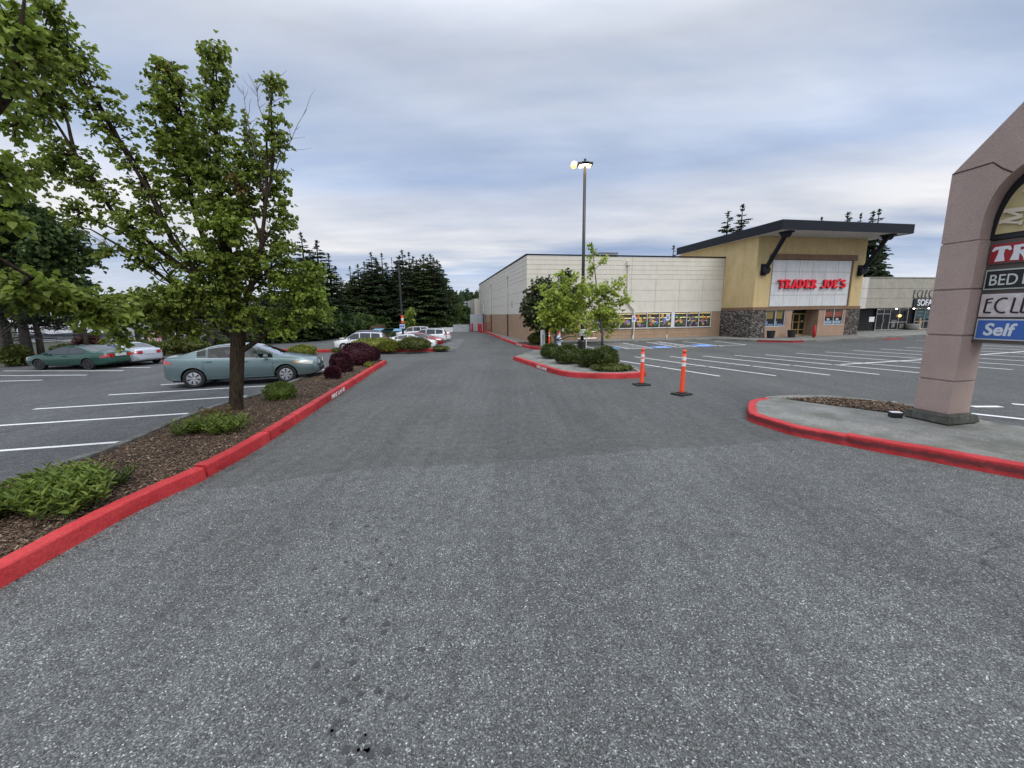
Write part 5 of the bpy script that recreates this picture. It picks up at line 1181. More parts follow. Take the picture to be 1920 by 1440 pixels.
for yv in (-.42, .0, .42): seat_mb(mb, -.72, yv, .44)
mb.box(-1.9, 1.3, -.75, .75, .40, .45); mb.box(.95, 1.25, -.70, .70, .72, .96); mb.box(-2.0, -1.25, -.68, .68, .98, 1.0)
mb.build('interior', mat('grey_cloth_interior', (.30, .31, .29), .9), camry)
# far rows
suvt = dict(L=4.7, Wd=1.86, clear=.28, wr=.36, wheels=(-1.42, 1.40), tumble=.25, windows=((-2.0, -1.2), (-1.12, -.15), (-.07, .98)), seams=(-1.15, -.11, .95), handles=(-1.0, .1), mirror=.78, tail=(-2.34, -2.12, .98, 1.25), head=(1.8, 2.25, .80, .98), screen=(1.15, .55), rear=(-2.30, -2.12), plate=.85,
    top=[(-2.35, .42), (-2.34, .9), (-2.30, 1.15), (-2.15, 1.55), (-1.95, 1.66), (-1.2, 1.72), (-.3, 1.74), (.3, 1.70), (.6, 1.60), (.9, 1.37), (1.15, 1.15), (1.3, 1.11), (1.9, 1.03), (2.2, .93), (2.33, .75), (2.35, .42)],
    belt=[(-2.3, 1.12), (0, 1.06), (1.2, 1.02), (2.3, .85)])
white = paint('white_car_paint', (.72, .74, .76), 0., .3)
FS = .74
def far_car(px0, px1, yb, Y, rz, *a, **k):
    g = PT((px0 + px1) / 2, 600, Y); r_, c_ = make_car('parked_car', (g.x, Y, 0), rz, *a, **k); r_.scale = (FS,) * 3; return r_
far_car(634, 712, 652, 28.9, rad(187), 'white compact utility car facing left behind the yellow hedge', 'car', suvt, white)
far_car(640, 715, 646, 33.0, rad(187), 'dark grey utility car behind the white one facing left', 'car', suvt, paint('dark_grey_paint', (.09, .10, .11), .5, .35))
far_car(722, 814, 651, 28.6, rad(2), 'white sedan facing right directly behind the domed far bushes', 'car', sedan, white)
far_car(745, 829, 647, 31.2, rad(2), 'dark red car facing right between the white sedan and the white wagon', 'car', sedan, paint('dark_red_paint', (.25, .008, .015), .3, .3))
far_car(762, 834, 643, 34.6, rad(183), 'white wagon with roof rails showing its red tail light', 'car', suvt, white)
far_car(775, 839, 640, 37.2, rad(183), 'white car mostly hidden behind the white wagon', 'car', sedan, white)
far_car(748, 800, 635, 42.0, rad(183), 'white car roof showing farthest back beyond the red car', 'car', suvt, white)
# roof rails on the wagon are part of it
for o in list(bpy.data.objects):
    if o.get('label') == 'white wagon with roof rails showing its red tail light':
        for sd in (-1, 1): MB().tube([(-1.8, sd * .55, 1.72), (-1.7, sd * .55, 1.79), (.2, sd * .55, 1.80), (.35, sd * .55, 1.73)], .02, 6).build('roof_rail', M['black'], o)
# motorcycle seen edge on between the rows
mo = empty('motorcycle', (-9.35, 30.2, 0), rad(75), 'small silver and black motorcycle between the white cars', 'motorcycle')
for x in (-.7, .7): MB().lathe([(.25, -.06), (.31, -.05), (.33, 0), (.31, .05), (.25, .06), (.25, -.06)], 20, (x, 0, .33), 'y').build('wheel', tyre_m, mo, smooth=True)
MB().tube([(-.7, 0, .35), (-.3, 0, .75), (.3, 0, .85), (.45, 0, 1.0)], [.06, .14, .17, .06], 10).build('frame', M['chrome'], mo, smooth=True)
MB().tube([(.7, 0, .33), (.45, 0, 1.02)], .04, 8).build('fork', M['chrome'], mo)
MB().tube([(.40, -.36, 1.08), (.45, 0, 1.05), (.40, .36, 1.08)], .022, 8).build('handlebar', M['black'], mo)
MB().tube([(-.65, 0, .84), (-.3, 0, .82), (.05, 0, .9)], [.08, .13, .09], 10).build('seat', M['rubber'], mo, smooth=True); mo.scale = (.8, .8, .8)

# ------------------------------------------------------------------ foliage
def leaf_mesh(name, P, Dv, size, mats, mi, parent=None, shape='oval', fold=.25):
    """P (n,3) leaf bases, Dv (n,3) directions, size (n,)"""
    n = len(P); Dv = Dv / (np.linalg.norm(Dv, axis=1, keepdims=True) + 1e-9)
    up = rng.normal(size=(n, 3)) * .6 + np.array([0, 0, 1.0]); Sd = np.cross(Dv, up); Sd /= (np.linalg.norm(Sd, axis=1, keepdims=True) + 1e-9); Nn = np.cross(Sd, Dv)
    if shape == 'oval': prof = [(0, 0, 0), (-.40, .30, fold), (-.36, .66, fold), (0, 1.0, -.08), (.36, .66, fold), (.40, .30, fold)]; faces = [(0, 1, 2, 3), (0, 3, 4, 5)]
    elif shape == 'narrow': prof = [(0, 0, 0), (-.16, .35, fold * .5), (-.13, .7, fold * .4), (0, 1.0, -.12), (.13, .7, fold * .4), (.16, .35, fold * .5)]; faces = [(0, 1, 2, 3), (0, 3, 4, 5)]
    elif shape == 'maple': prof = [(0, 0, 0), (-.42, .12, .06), (-.22, .38, 0), (-.52, .62, .1), (-.16, .68, 0), (0, 1.05, -.1), (.16, .68, 0), (.52, .62, .1), (.22, .38, 0), (.42, .12, .06)]; faces = [tuple(range(10))]
    else: prof = [(-.3, 0, 0), (.3, 0, 0), (.22, 1, .0), (-.22, 1, 0)]; faces = [(0, 1, 2, 3)]
    k = len(prof); V = np.empty((n, k, 3))
    for j, (a, b, c) in enumerate(prof): V[:, j] = P + Sd * (a * size)[:, None] + Dv * (b * size)[:, None] + Nn * (c * size)[:, None]
    nf = len(faces); kl = [len(f) for f in faces]; tot = sum(kl)
    me = bpy.data.meshes.new(name); me.vertices.add(n * k); me.vertices.foreach_set('co', V.reshape(-1))
    li = np.concatenate([np.array(f) for f in faces]); LI = (np.arange(n)[:, None] * k + li[None]).reshape(-1)
    me.loops.add(n * tot); me.loops.foreach_set('vertex_index', LI.astype('i'))
    me.polygons.add(n * nf); ls = np.concatenate([[0], np.cumsum(kl)[:-1]]); LS = (np.arange(n)[:, None] * tot + ls[None]).reshape(-1)
    me.polygons.foreach_set('loop_start', LS.astype('i')); me.polygons.foreach_set('loop_total', np.tile(kl, n).astype('i'))
    for m in (mats if isinstance(mats, (list, tuple)) else [mats]): me.materials.append(m)
    me.polygons.foreach_set('material_index', np.repeat(mi, nf).astype('i') if mi is not None else np.zeros(n * nf, 'i'))
    me.update(calc_edges=True); me.validate(); o = bpy.data.objects.new(name, me); COL.objects.link(o)
    if parent: o.parent = parent
    return o
def limb_pts(a, b, n=6, wob=.06, sag=0.):
    a, b = Vector(a), Vector(b); L = (b - a).length; out = []
    for i in range(n + 1):
        t = i / n; p = a.lerp(b, t); p.z += math.sin(math.pi * t) * sag * L
        if 0 < i < n: p += Vector((random.gauss(0, wob), random.gauss(0, wob), random.gauss(0, wob))) * L * .35
        out.append(p)
    return out
def lobes_tree(name, base, label, cat, trunk, limbs, lobes, mats, barkm, group=None, shape='oval', dead=(), leaf_name='crown', leaf=.13, sizes=None):
    """trunk [(pt, r)...]; limbs [[(pt, r)...]...]; lobes [(C, (rx,ry,rz), start, ntwig, mat index, leaf size, droop)] in world coordinates"""
    r_ = empty(name, base, 0, label, cat, group); B = Vector(base)
    tb = MB(); tb.tube([Vector(p) - B for p, r in trunk], [r for p, r in trunk], 12)
    tb.build('trunk', barkm, r_, smooth=True)
    bb = MB()
    for lb in limbs: bb.tube([Vector(p) - B for p, r in lb], [r for p, r in lb], 7, cap=False)
    P, Dv, Sz, Mi = [], [], [], []
    for (C, R, st, nt, mi, ls, droop) in lobes:
        C, R, st = Vector(C), Vector(R), Vector(st)
        ax = limb_pts(st, C, 5, .05); rr = [.035, .03, .025, .02, .016, .012]; bb.tube([p - B for p in ax], rr, 5, cap=False)
        top = C + Vector((random.uniform(-.2, .2) * R.x, 0, R.z * .8)); ax2 = limb_pts(C, top, 4, .05); bb.tube([p - B for p in ax2], [.014, .011, .009, .007, .005], 4, cap=False)
        allax = ax[2:] + ax2
        for _ in range(nt):
            d = Vector((random.gauss(0, 1), random.gauss(0, 1), random.gauss(0, 1))).normalized(); q = random.uniform(.45, 1.04)
            E_ = C + Vector((d.x * R.x, d.y * R.y, d.z * R.z)) * q
            s0 = min(allax, key=lambda p: (p - E_).length + max(0, p.z - E_.z) * .7 + random.uniform(0, .3)) 
            tw = limb_pts(s0, E_, 4, .10, .06); bb.tube([p - B for p in tw], [.009, .008, .006, .005, .003], 3, cap=False)
            L = (E_ - s0).length; m_ = max(7, int(L / (ls * .26)))
            m_ = min(m_, 24)
            for i in range(m_):
                t = random.uniform(.30, 1.0) if i else 1.0; f = t * 4; k = min(int(f), 3); p = tw[k].lerp(tw[k + 1], f - k); dirn = (tw[k + 1] - tw[k]).normalized()
                dv = dirn * .5 + Vector((random.gauss(0, .7), random.gauss(0, .7), random.gauss(-droop, .45)))
                p = p + Vector((random.gauss(0, 1), random.gauss(0, 1), random.gauss(0, 1))) * ls * .35
                P.append(p - B); Dv.append(dv); Sz.append(ls * random.uniform(.65, 1.2)); Mi.append(mi)
    for (a, b, n_) in dead:
        a, b = Vector(a), Vector(b); ax = limb_pts(a, b, 5, .05); bb.tube([p - B for p in ax], [.014, .012, .01, .008, .006, .004], 4, 1)
        for _ in range(n_):
            f = random.uniform(.2, .95) * 5; k = min(int(f), 4); p = ax[k].lerp(ax[k + 1], f - k); e = p + ((b - a).normalized() * .6 + Vector((random.gauss(0, .6), random.gauss(0, .6), random.gauss(.2, .4)))) * random.uniform(.15, .4)
            tw = limb_pts(p, e, 3, .12); bb.tube([q - B for q in tw], [.006, .005, .004, .002], 3, 1)
    bb.build('branches', [barkm, M['twig']], r_, smooth=True)
    leaf_mesh(leaf_name, np.array(P), np.array(Dv), np.array(Sz), mats, np.array(Mi), r_, shape)
    return r_
def LB(px, py, Y, rx, rz, ry=None, st=None, n=40, mi=0, ls=.092, dr=.45):
    C = PT(px, py, Y); k = (C - Vector((0, 0, CH))).dot(CF) / FPX
    return (C, (rx * k, (ry if ry is not None else (rx + rz) / 2) * k, rz * k), st, n, mi, ls, dr)
# the near pear tree
Yt = 9.57; TB_ = PT(442.5, 776, Yt)
def tp(x, y, dy=0): return PT(x, y, Yt + dy)
trunk = [(TB_ + Vector((0, 0, -.08)), .185), (tp(442.3, 768), .160), (tp(443, 745), .150), (tp(444, 710), .147), (tp(444.5, 680), .150), (tp(445.5, 655), .148), (tp(446.5, 635), .160), (tp(447, 610), .165), (tp(446, 580), .135), (tp(440, 545), .115), (tp(432, 500), .10), (tp(424, 450), .08), (tp(416, 390), .062), (tp(408, 310), .045), (tp(402, 230), .03), (tp(400, 150), .018), (tp(401, 90), .008)]
lm = [[(tp(445, 640), .06), (tp(425, 625), .05), (tp(395, 600), .04), (tp(350, 570), .03)], [(tp(450, 660), .07), (tp(480, 640, .1), .055), (tp(520, 615, .2), .04), (tp(560, 590, .3), .025)],
      [(tp(446, 600), .08), (tp(470, 540, -.2), .06), (tp(490, 460, -.3), .045), (tp(500, 370, -.3), .035), (tp(500, 260, -.3), .02), (tp(508, 180, -.3), .01)],
      [(tp(440, 560), .08), (tp(400, 500, .2), .065), (tp(365, 400, .2), .05), (tp(345, 290, .2), .035), (tp(325, 180, .2), .018)],
      [(tp(438, 590), .08), (tp(385, 530, -.3), .065), (tp(325, 455, -.5), .05), (tp(280, 360, -.7), .04), (tp(225, 270, -.8), .028), (tp(160, 190, -.9), .015)],
      [(tp(385, 530, -.3), .06), (tp(300, 470, -.6), .05), (tp(210, 395, -.8), .04), (tp(140, 285, -1.0), .03), (tp(80, 190, -1.1), .018)],
      [(tp(325, 455, -.5), .05), (tp(270, 330, -.6), .03), (tp(235, 275, -.7), .02)],
      [(tp(420, 575), .05), (tp(340, 545, -.3), .04), (tp(240, 470, -.7), .028), (tp(170, 430, -.9), .014), (tp(130, 425, -1.), .006)],
      [(tp(430, 600), .05), (tp(330, 590, -.4), .04), (tp(250, 570, -.8), .03), (tp(200, 590, -1), .014)]]
A_ = lambda i, j: lm[i][j][0]
lobes = [LB(340, 225, Yt, 62, 75, st=A_(3, 2), n=84, ls=.1), LB(318, 150, Yt, 40, 40, st=A_(3, 3), n=30, mi=0, ls=.11), LB(325, 140, Yt, 34, 30, st=A_(3, 3), n=12, mi=1, ls=.11), LB(350, 330, Yt, 60, 60, st=A_(3, 2), n=70), LB(395, 300, Yt, 50, 70, st=trunk[12][0], n=58), LB(350, 275, Yt + .4, 62, 80, st=A_(3, 2), n=44),
         LB(402, 115, Yt, 36, 46, st=trunk[13][0], n=40, ls=.10), LB(403, 185, Yt, 36, 50, st=trunk[13][0], n=40, ls=.10), LB(412, 240, Yt, 34, 40, st=trunk[13][0], n=26),
         LB(512, 160, Yt - .3, 30, 28, st=A_(2, 3), n=24, ls=.08), LB(520, 250, Yt - .3, 30, 45, st=A_(2, 3), n=30, ls=.10), LB(470, 270, Yt, 24, 48, st=A_(2, 3), n=34),
         LB(500, 330, Yt, 45, 50, st=A_(2, 2), n=48), LB(430, 390, Yt - .1, 75, 60, st=trunk[11][0], n=98), LB(520, 410, Yt + .1, 40, 45, st=A_(2, 2), n=44), LB(455, 330, Yt - .2, 45, 50, st=A_(2, 2), n=50),
         LB(420, 480, Yt - .2, 90, 70, st=trunk[10][0], n=118), LB(510, 500, Yt, 72, 58, st=A_(2, 1), n=90), LB(560, 545, Yt + .2, 62, 48, st=A_(1, 2), n=72, mi=2), LB(590, 575, Yt + .3, 42, 44, st=A_(1, 3), n=38, mi=2), LB(535, 610, Yt + .2, 50, 28, st=A_(1, 2), n=40, mi=2),
         LB(470, 580, Yt, 70, 45, st=trunk[8][0], n=66), LB(380, 555, Yt - .4, 80, 50, st=A_(7, 1), n=86), LB(300, 570, Yt - .7, 75, 45, st=A_(8, 1), n=72), LB(230, 590, Yt - 1.0, 70, 45, st=A_(8, 2), n=54), LB(222, 634, Yt - 1.1, 28, 26, st=A_(8, 3), n=20), LB(330, 620, Yt - .5, 60, 25, st=A_(8, 1), n=30),
         LB(430, 420, Yt - .5, 46, 38, st=trunk[11][0], n=36, mi=2), LB(450, 345, Yt - .5, 28, 16, st=trunk[12][0], n=12, mi=1), LB(590, 515, Yt + .2, 26, 26, st=A_(1, 3), n=18, mi=2),
         # long sweeping boughs towards upper left
         LB(300, 400, Yt - .6, 50, 45, st=A_(4, 1), n=30), LB(255, 320, Yt - .7, 42, 50, st=A_(4, 2), n=26), LB(215, 240, Yt - .8, 42, 50, st=A_(4, 3), n=30), LB(170, 160, Yt - .9, 42, 60, st=A_(4, 4), n=36), LB(130, 100, Yt - .95, 42, 55, st=A_(4, 4), n=38),
         LB(245, 420, Yt - .8, 55, 40, st=A_(5, 1), n=32), LB(180, 350, Yt - .9, 50, 50, st=A_(5, 2), n=34), LB(115, 290, Yt - 1., 50, 55, st=A_(5, 3), n=40), LB(70, 210, Yt - 1.1, 50, 55, st=A_(5, 4), n=44), LB(100, 150, Yt - 1.0, 45, 50, st=A_(5, 3), n=40), LB(60, 100, Yt - 1.1, 50, 60, st=A_(5, 4), n=46),
         LB(290, 480, Yt - .6, 60, 35, st=A_(7, 1), n=34), LB(210, 470, Yt - .8, 45, 22, st=A_(7, 2), n=14), LB(60, 330, Yt - 1.1, 60, 45, st=A_(5, 3), n=32), LB(30, 60, Yt - 1.2, 50, 60, st=A_(5, 4), n=40), LB(90, 30, Yt - 1.2, 45, 40, st=A_(5, 4), n=28), LB(150, 400, Yt - 1, 50, 32, st=A_(5, 1), n=20)]
dead = [(A_(2, 3), tp(455, 160, -.3), 16), (A_(2, 3), tp(575, 205, -.3), 10), (tp(500, 260, -.3), tp(480, 150, -.3), 12), (A_(7, 1), tp(135, 422, -1), 14), (tp(500, 240, -.3), tp(520, 140, -.3), 10)]
lobes_tree('pear_tree', TB_, 'leafy street tree with a furrowed trunk in the mulch bed beside the red kerb', 'tree', trunk, lm, lobes, [M['leaf'], M['leaf_red'], M['leaf_pale']], M['bark'], dead=dead)
# small snags and a sprig on the trunk belong to the tree; second tree, trunk outside the picture at left
T2 = Vector((-6.5, 4.35, .12))
def t2(x, y, Y=4.6): return PT(x, y, Y)
tr2 = [(T2, .2), (T2 + Vector((0, .02, 1.2)), .15), (T2 + Vector((.15, .05, 2.3)), .13), (T2 + Vector((.4, .1, 3.1)), .11), (t2(-60, 250), .09), (t2(5, 175), .075), (t2(28, 120), .035), (t2(40, 50), .018), (t2(50, -40), .008)]
lm2 = [[(T2 + Vector((.15, .05, 2.3)), .06), (t2(-120, 420, 5.2), .05), (t2(-30, 470, 5.6), .035), (t2(60, 520, 6.0), .02)], [(T2 + Vector((.3, .1, 2.8)), .05), (t2(-60, 330, 5), .04), (t2(0, 235, 5), .02), (t2(40, 215, 5), .01)], [(T2 + Vector((0, 0, 1.8)), .06), (t2(-60, 560, 6), .045), (t2(80, 570, 6.6), .03), (t2(190, 590, 6.8), .015)]]
lb2 = [LB(20, 60, 4.6, 55, 55, st=tr2[6][0], n=34, mi=1, ls=.085), LB(70, 110, 4.7, 50, 45, st=tr2[6][0], n=20, mi=0, ls=.075), LB(10, 130, 4.4, 50, 40, st=tr2[5][0], n=20, mi=0, ls=.08), LB(30, 235, 4.9, 50, 32, st=lm2[1][2][0], n=16, mi=1, ls=.075),
       LB(0, 330, 5.0, 50, 55, st=lm2[1][1][0], n=26, mi=1, ls=.08), LB(5, 420, 4.6, 40, 30, st=lm2[0][1][0], n=12, mi=1, ls=.085),
       LB(30, 545, 6.2, 85, 45, st=lm2[0][3][0], n=62, ls=.115), LB(110, 560, 6.5, 70, 40, st=lm2[2][2][0], n=55, ls=.115), LB(185, 585, 6.7, 55, 40, st=lm2[2][3][0], n=46, ls=.11)]
lobes_tree('pear_tree', T2, 'overhanging tree at the left edge with big pale green leaves', 'tree', tr2, lm2, lb2, [M['leaf'], M['leaf_pale']], M['bark'])
# tree behind it in the left border; shade put into its leaf colour
def dense_tree(base, label, px, Y, lob, ls=.26, mats=None, n=1.0):
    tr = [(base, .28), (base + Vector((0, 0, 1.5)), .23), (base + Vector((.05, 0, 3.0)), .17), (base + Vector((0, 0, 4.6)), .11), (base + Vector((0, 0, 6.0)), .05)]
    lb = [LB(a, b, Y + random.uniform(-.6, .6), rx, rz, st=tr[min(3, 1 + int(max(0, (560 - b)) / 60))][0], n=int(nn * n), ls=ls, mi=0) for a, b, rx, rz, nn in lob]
    return lobes_tree('dense_tree', base, label, 'tree', tr, [], lb, mats or [M['leaf_dark_and_shade']], M['bark_grey'])
dense_tree(Vector((PT(12, 690, 22).x, 22, .05)), 'dense tree behind the near branches at far left, shade put into its leaf colour', 40, 21, [(30, 430, 75, 60, 95), (95, 440, 60, 50, 80), (140, 480, 40, 40, 55), (60, 500, 90, 45, 100), (20, 390, 60, 35, 50), (110, 530, 60, 35, 60), (40, 560, 80, 30, 60), (0, 470, 50, 60, 60)], .24)

# clipped and loose bushes
def bush(name, loc, R, label, cat='bush', m=None, n=1400, ls=.07, shape='quad', group=None, bump=.07, flat=.0, core=.86, spiky=0., parts=None, coremat=None, gapf=0.):
    """R=(rx,ry,rz): half sizes; the ellipsoid stands on the ground"""
    rx, ry, rz = R; r_ = empty(name, loc, 0, label, cat, group); N_ = []
    parts = parts or [(0, 0, 0, 1, 1, 1)]
    P, Dv, Sz = [], [], []
    cb = MB()
    for (ox, oy, oz, sx, sy, sz) in parts:
        ax, ay, az = rx * sx, ry * sy, rz * sz; nn = int(n * (sx * sy) ** .8)
        ph = rng.uniform(0, 6.28, 6)
        u = rng.normal(size=(nn, 3)); u /= np.linalg.norm(u, axis=1, keepdims=True); u[:, 2] = np.where(u[:, 2] < -.75, -u[:, 2], u[:, 2])
        bmp = 1 + bump * (np.sin(u[:, 0] * 7 + ph[0]) * np.sin(u[:, 1] * 6 + ph[1]) + .7 * np.sin(u[:, 2] * 9 + ph[2] + u[:, 0] * 5)) + rng.normal(0, .018, nn) - np.abs(rng.normal(0, .05, nn))
        se = np.sign(u) * np.abs(u) ** (1 - flat * .4); q = np.stack([ox + se[:, 0] * ax * bmp, oy + se[:, 1] * ay * bmp, oz + az * .97 + se[:, 2] * az * bmp], 1)
        q[:, 2] = np.maximum(q[:, 2], .01); P.append(q); Dv.append(u + rng.normal(0, .7 - spiky * .45, (nn, 3)) + np.array([0, 0, .25])); Sz.append(ls * rng.uniform(.6, 1.25, nn))
        for i in range(9):
            for j in range(14): pass
        pts = []
        for i in range(10):
            th = math.pi * i / 9
            for j in range(16):
                f_ = 2 * math.pi * j / 16; pts.append((ox + math.sin(th) * math.cos(f_) * ax * core, oy + math.sin(th) * math.sin(f_) * ay * core, max(.005, oz + az * .97 + math.cos(th) * az * core)))
        cb.add(pts, [(i * 16 + j, (i + 1) * 16 + j, (i + 1) * 16 + (j + 1) % 16, i * 16 + (j + 1) % 16) for i in range(9) for j in range(16)])
    leaf_mesh('foliage', np.concatenate(P), np.concatenate(Dv), np.concatenate(Sz), m, None, r_, shape, .15)
    cb.build('inner_twigs', coremat or m, r_, smooth=True)
    return r_
def bush_px(name, px, pyb, wpx, hpx, label, z=.0, dr=1., **k):
    g = G(px, pyb, z); kk = (g - Vector((0, 0, CH))).dot(CF) / FPX; rx = wpx / 2 * kk; rz = hpx / 2 * kk; return bush(name, g + Vector((0, rx * dr * .6, 0)), (rx, rx * dr, rz), label, **k)
bbr = dict(m=M['barberry'], ls=.055, n=3800, bump=.05, flat=.2, spiky=.3)
bush_px('barberry_bush', 621, 712, 26, 23, 'smallest of the dark purple clipped bushes, nearest the sedan bumper', .14, **bbr)
bush_px('barberry_bush', 637, 700, 41, 38, 'middle sized dark purple clipped bush', .14, **bbr)
bush_px('barberry_bush', 665, 687, 58, 43, 'largest dark purple clipped bush with a flat top', .14, n=5200, m=M['barberry'], ls=.055, bump=.05, flat=.45)
bush_px('barberry_bush', 697, 678, 26, 27, 'dark purple clipped bush at the back right of the group', .14, **bbr)
bush_px('low_shrub', 690, 689, 14, 9, 'tiny bright green shrub between the purple bushes and the red kerb', .14, m=M['gold'], ls=.05, n=300)
bush_px('low_shrub', 518, 752, 50, 30, 'single bright green mound in the mulch beyond the tree trunk', .14, m=M['shrub'], ls=.085, n=1300, shape='narrow', spiky=.5, bump=.1)
def tuft(name, spots, label, m, n=26, h=.28, ls=.10):
    r_ = empty(name, spots[0], 0, label, 'shrub'); B = Vector(spots[0]); P, Dv, Sz = [], [], []; bb = MB()
    for s_ in spots:
        s_ = Vector(s_)
        for _ in range(n):
            a = random.uniform(0, 6.28); rr = random.uniform(.0, .16); b0 = s_ + Vector((math.cos(a) * rr, math.sin(a) * rr, 0)); e = b0 + Vector((math.cos(a) * random.uniform(.02, .22), math.sin(a) * random.uniform(.02, .22), h * random.uniform(.45, 1.1)))
            bb.tube([b0 - B, (b0 + e) / 2 + Vector((0, 0, .03)) - B, e - B], [.005, .004, .003], 3, cap=False)
            for i in range(13):
                t = .25 + .75 * i / 12; p = b0.lerp(e, t); g = i * 2.4; P.append(p - B); Dv.append(Vector((math.cos(g), math.sin(g), random.uniform(.1, .8) + (t > .9) * .8))); Sz.append(ls * random.uniform(.6, 1.15) * (1.1 if t > .5 else .8))
    bb.build('stems', mat('green_stem', (.10, .14, .04), .7), r_); leaf_mesh('foliage', np.array(P), np.array(Dv), np.array(Sz), m, None, r_, 'narrow', .3); return r_
def spots(c, rx, ry, n, z=.15): return [c + Vector((random.uniform(-1, 1) * rx, random.uniform(-1, 1) * ry, 0)) for _ in range(n)]
tuft('leafy_shrub', spots(G(85, 945, .15), .62, .42, 17), 'loose leafy green shrub in the near mulch at the lower left', M['shrub'], 22, .34, .092)
tuft('leafy_shrub', spots(G(-90, 985, .15), .5, .4, 9), 'leafy green shrub cut off by the left edge below the overhanging tree', M['shrub'], 22, .32, .092)
tuft('leafy_shrub', spots(G(405, 808, .16), .46, .30, 13), 'leafy green shrub at the foot of the street tree', M['shrub'], 18, .24, .075)
tuft('leafy_shrub', spots(G(232, 903, .15), .18, .12, 3), 'small dark green sprig beside the large near shrub', M['box'], 12, .18, .06)
tuft('leafy_shrub', spots(G(402, 786, .16), .20, .06, 3), 'reddish leaved sprig between the tree foot and its green shrub', M['leaf_red'], 7, .24, .08)
# sprig growing from the trunk: its own little shoot, held by the tree
bx = dict(m=M['box'], ls=.06, bump=.05, flat=.2)
bush_px('boxwood_bush', 1034, 673, 38, 28, 'smallest clipped green bush at the back left of the pavement hedge', .165, n=2400, **bx)
bush_px('boxwood_bush', 1065, 683, 48, 35, 'wide clipped green bush second from the back of the hedge', .165, n=3200, **bx)
bush_px('boxwood_bush', 1101, 689, 34, 33, 'clipped green bush between the lamp post and the largest round bush', .165, n=2400, **bx)
bush_px('boxwood_bush', 1136, 693, 51, 41, 'largest round clipped green bush nearest the road end of the hedge', .165, n=3800, **bx)
bush('ground_cover', G(1152, 697, .165) + Vector((0, .4, 0)), (.78, .5, .11), 'low dark spreading ground cover at the point of the red kerb', 'ground cover', M['shrub_olive'], 1800, .06)
bush_px('round_bush', 1012, 646, 42, 22, 'rounded olive green bush at the store corner', .14, m=M['shrub_olive'], ls=.09, n=2400, bump=.04)
# far island hedge
yl = dict(m=M['gold'], ls=.09, n=2200, bump=.05, flat=.3)
bush_px('golden_hedge', 700, 659, 92, 24, 'long yellow green clipped hedge on the far island', .14, dr=.5, **yl)
bush_px('golden_hedge', 727, 660, 38, 20, 'short yellow green clump right of the long golden hedge', .14, dr=.6, **yl)
bush_px('domed_bush', 774, 659, 62, 25, 'domed olive bush before the white sedan on the far island', .14, m=M['shrub_olive'], ls=.09, n=2600, bump=.04, dr=.7)
bush_px('low_shrub', 628, 661, 16, 6, 'small olive shrub at the left end of the far island', .14, m=M['shrub_olive'], ls=.09, n=300)
bush_px('low_shrub', 826, 656, 30, 5, 'flat grassy clump at the bare right end of the far island', .14, m=M['shrub_olive'], ls=.07, n=700)
bush_px('domed_bush', 560, 668, 50, 19, 'domed yellow green bush just beyond the grey green sedan bonnet', .0, m=M['gold'], ls=.08, n=2400, bump=.05)
# left border shrubs
bush_px('border_shrub', 335, 664, 82, 28, 'broad olive green shrub beyond the silver coupe', .05, m=M['shrub_olive'], ls=.14, n=2200, bump=.12, dr=.6)
bush_px('border_shrub', 262, 672, 78, 30, 'green shrub directly behind the silver coupe boot', .05, m=M['shrub_olive'], ls=.14, n=2000, bump=.12, dr=.6)
bush_px('border_shrub', 22, 686, 34, 34, 'dark hedge mass at the left edge beneath the conifers', .05, m=M['shrub_olive'], ls=.16, n=2400, bump=.12)
bush_px('border_shrub', 410, 655, 60, 30, 'dark green shrub between the grey trunks and the forest', .05, m=M['box'], ls=.16, n=1800, bump=.12)
bush_px('domed_bush', 745, 632, 22, 12, 'small round bush by the distant banded lamp post', 0, m=M['gold'], ls=.14, n=700)
bush_px('domed_bush', 732, 634, 10, 7, 'tiny grey green bush left of the banded lamp post', 0, m=M['shrub_olive'], ls=.12, n=300)
# young maples and the dark plum by the store
def small_tree(base, label, name, lob, Y, m, trunk_r, top, ls, barkm, shape='maple', group=None, dy=.5, trunk2=None, dr=.3):
    tr = [(base, trunk_r), (base + Vector((0, 0, .8)), trunk_r * .85), (base + (top - base) * .45 + Vector((.03, 0, 0)), trunk_r * .6), (base + (top - base) * .75, trunk_r * .35), (top, trunk_r * .12)]
    def near(z): return min((p for p, r in tr[1:]), key=lambda p: abs(p.z - z + .4))
    lb = []
    for a, b, rx, rz, nn in lob:
        C = PT(a, b, Y + random.uniform(-dy, dy)); k = (C - Vector((0, 0, CH))).dot(CF) / FPX; lb.append((C, (rx * k, (rx + rz) / 2 * k, rz * k), near(C.z), nn, 0, ls, dr))
    lms = [trunk2] if trunk2 else []
    return lobes_tree(name, base, label, 'tree', tr, lms, lb, [m], barkm, shape=shape, group=group)
b = G(1129, 662); b.z = .0; b = Vector((6.55, 26.6, .02))
Yb = 29.5
bs = Vector((PT(1129, 644, Yb).x, Yb, .0))
small_tree(bs, 'slim young maple with bright leaves and two tall leaders, right of the lamp post', 'young_maple', [(1108, 490, 9, 32, 18), (1108, 460, 5, 10, 4), (1132, 490, 8, 14, 8), (1105, 545, 26, 24, 30), (1140, 545, 34, 24, 40), (1170, 560, 18, 20, 16), (1125, 580, 44, 26, 55), (1150, 600, 22, 18, 16), (1108, 600, 18, 20, 14), (1130, 610, 30, 16, 18), (1160, 530, 16, 14, 10), (1140, 625, 14, 8, 4)], Yb, M['leaf_maple'], .10, PT(1110, 455, Yb), .22, M['bark_grey'])
Yc = 21.7
bs = Vector((PT(1041, 655, Yc).x, Yc, .17))
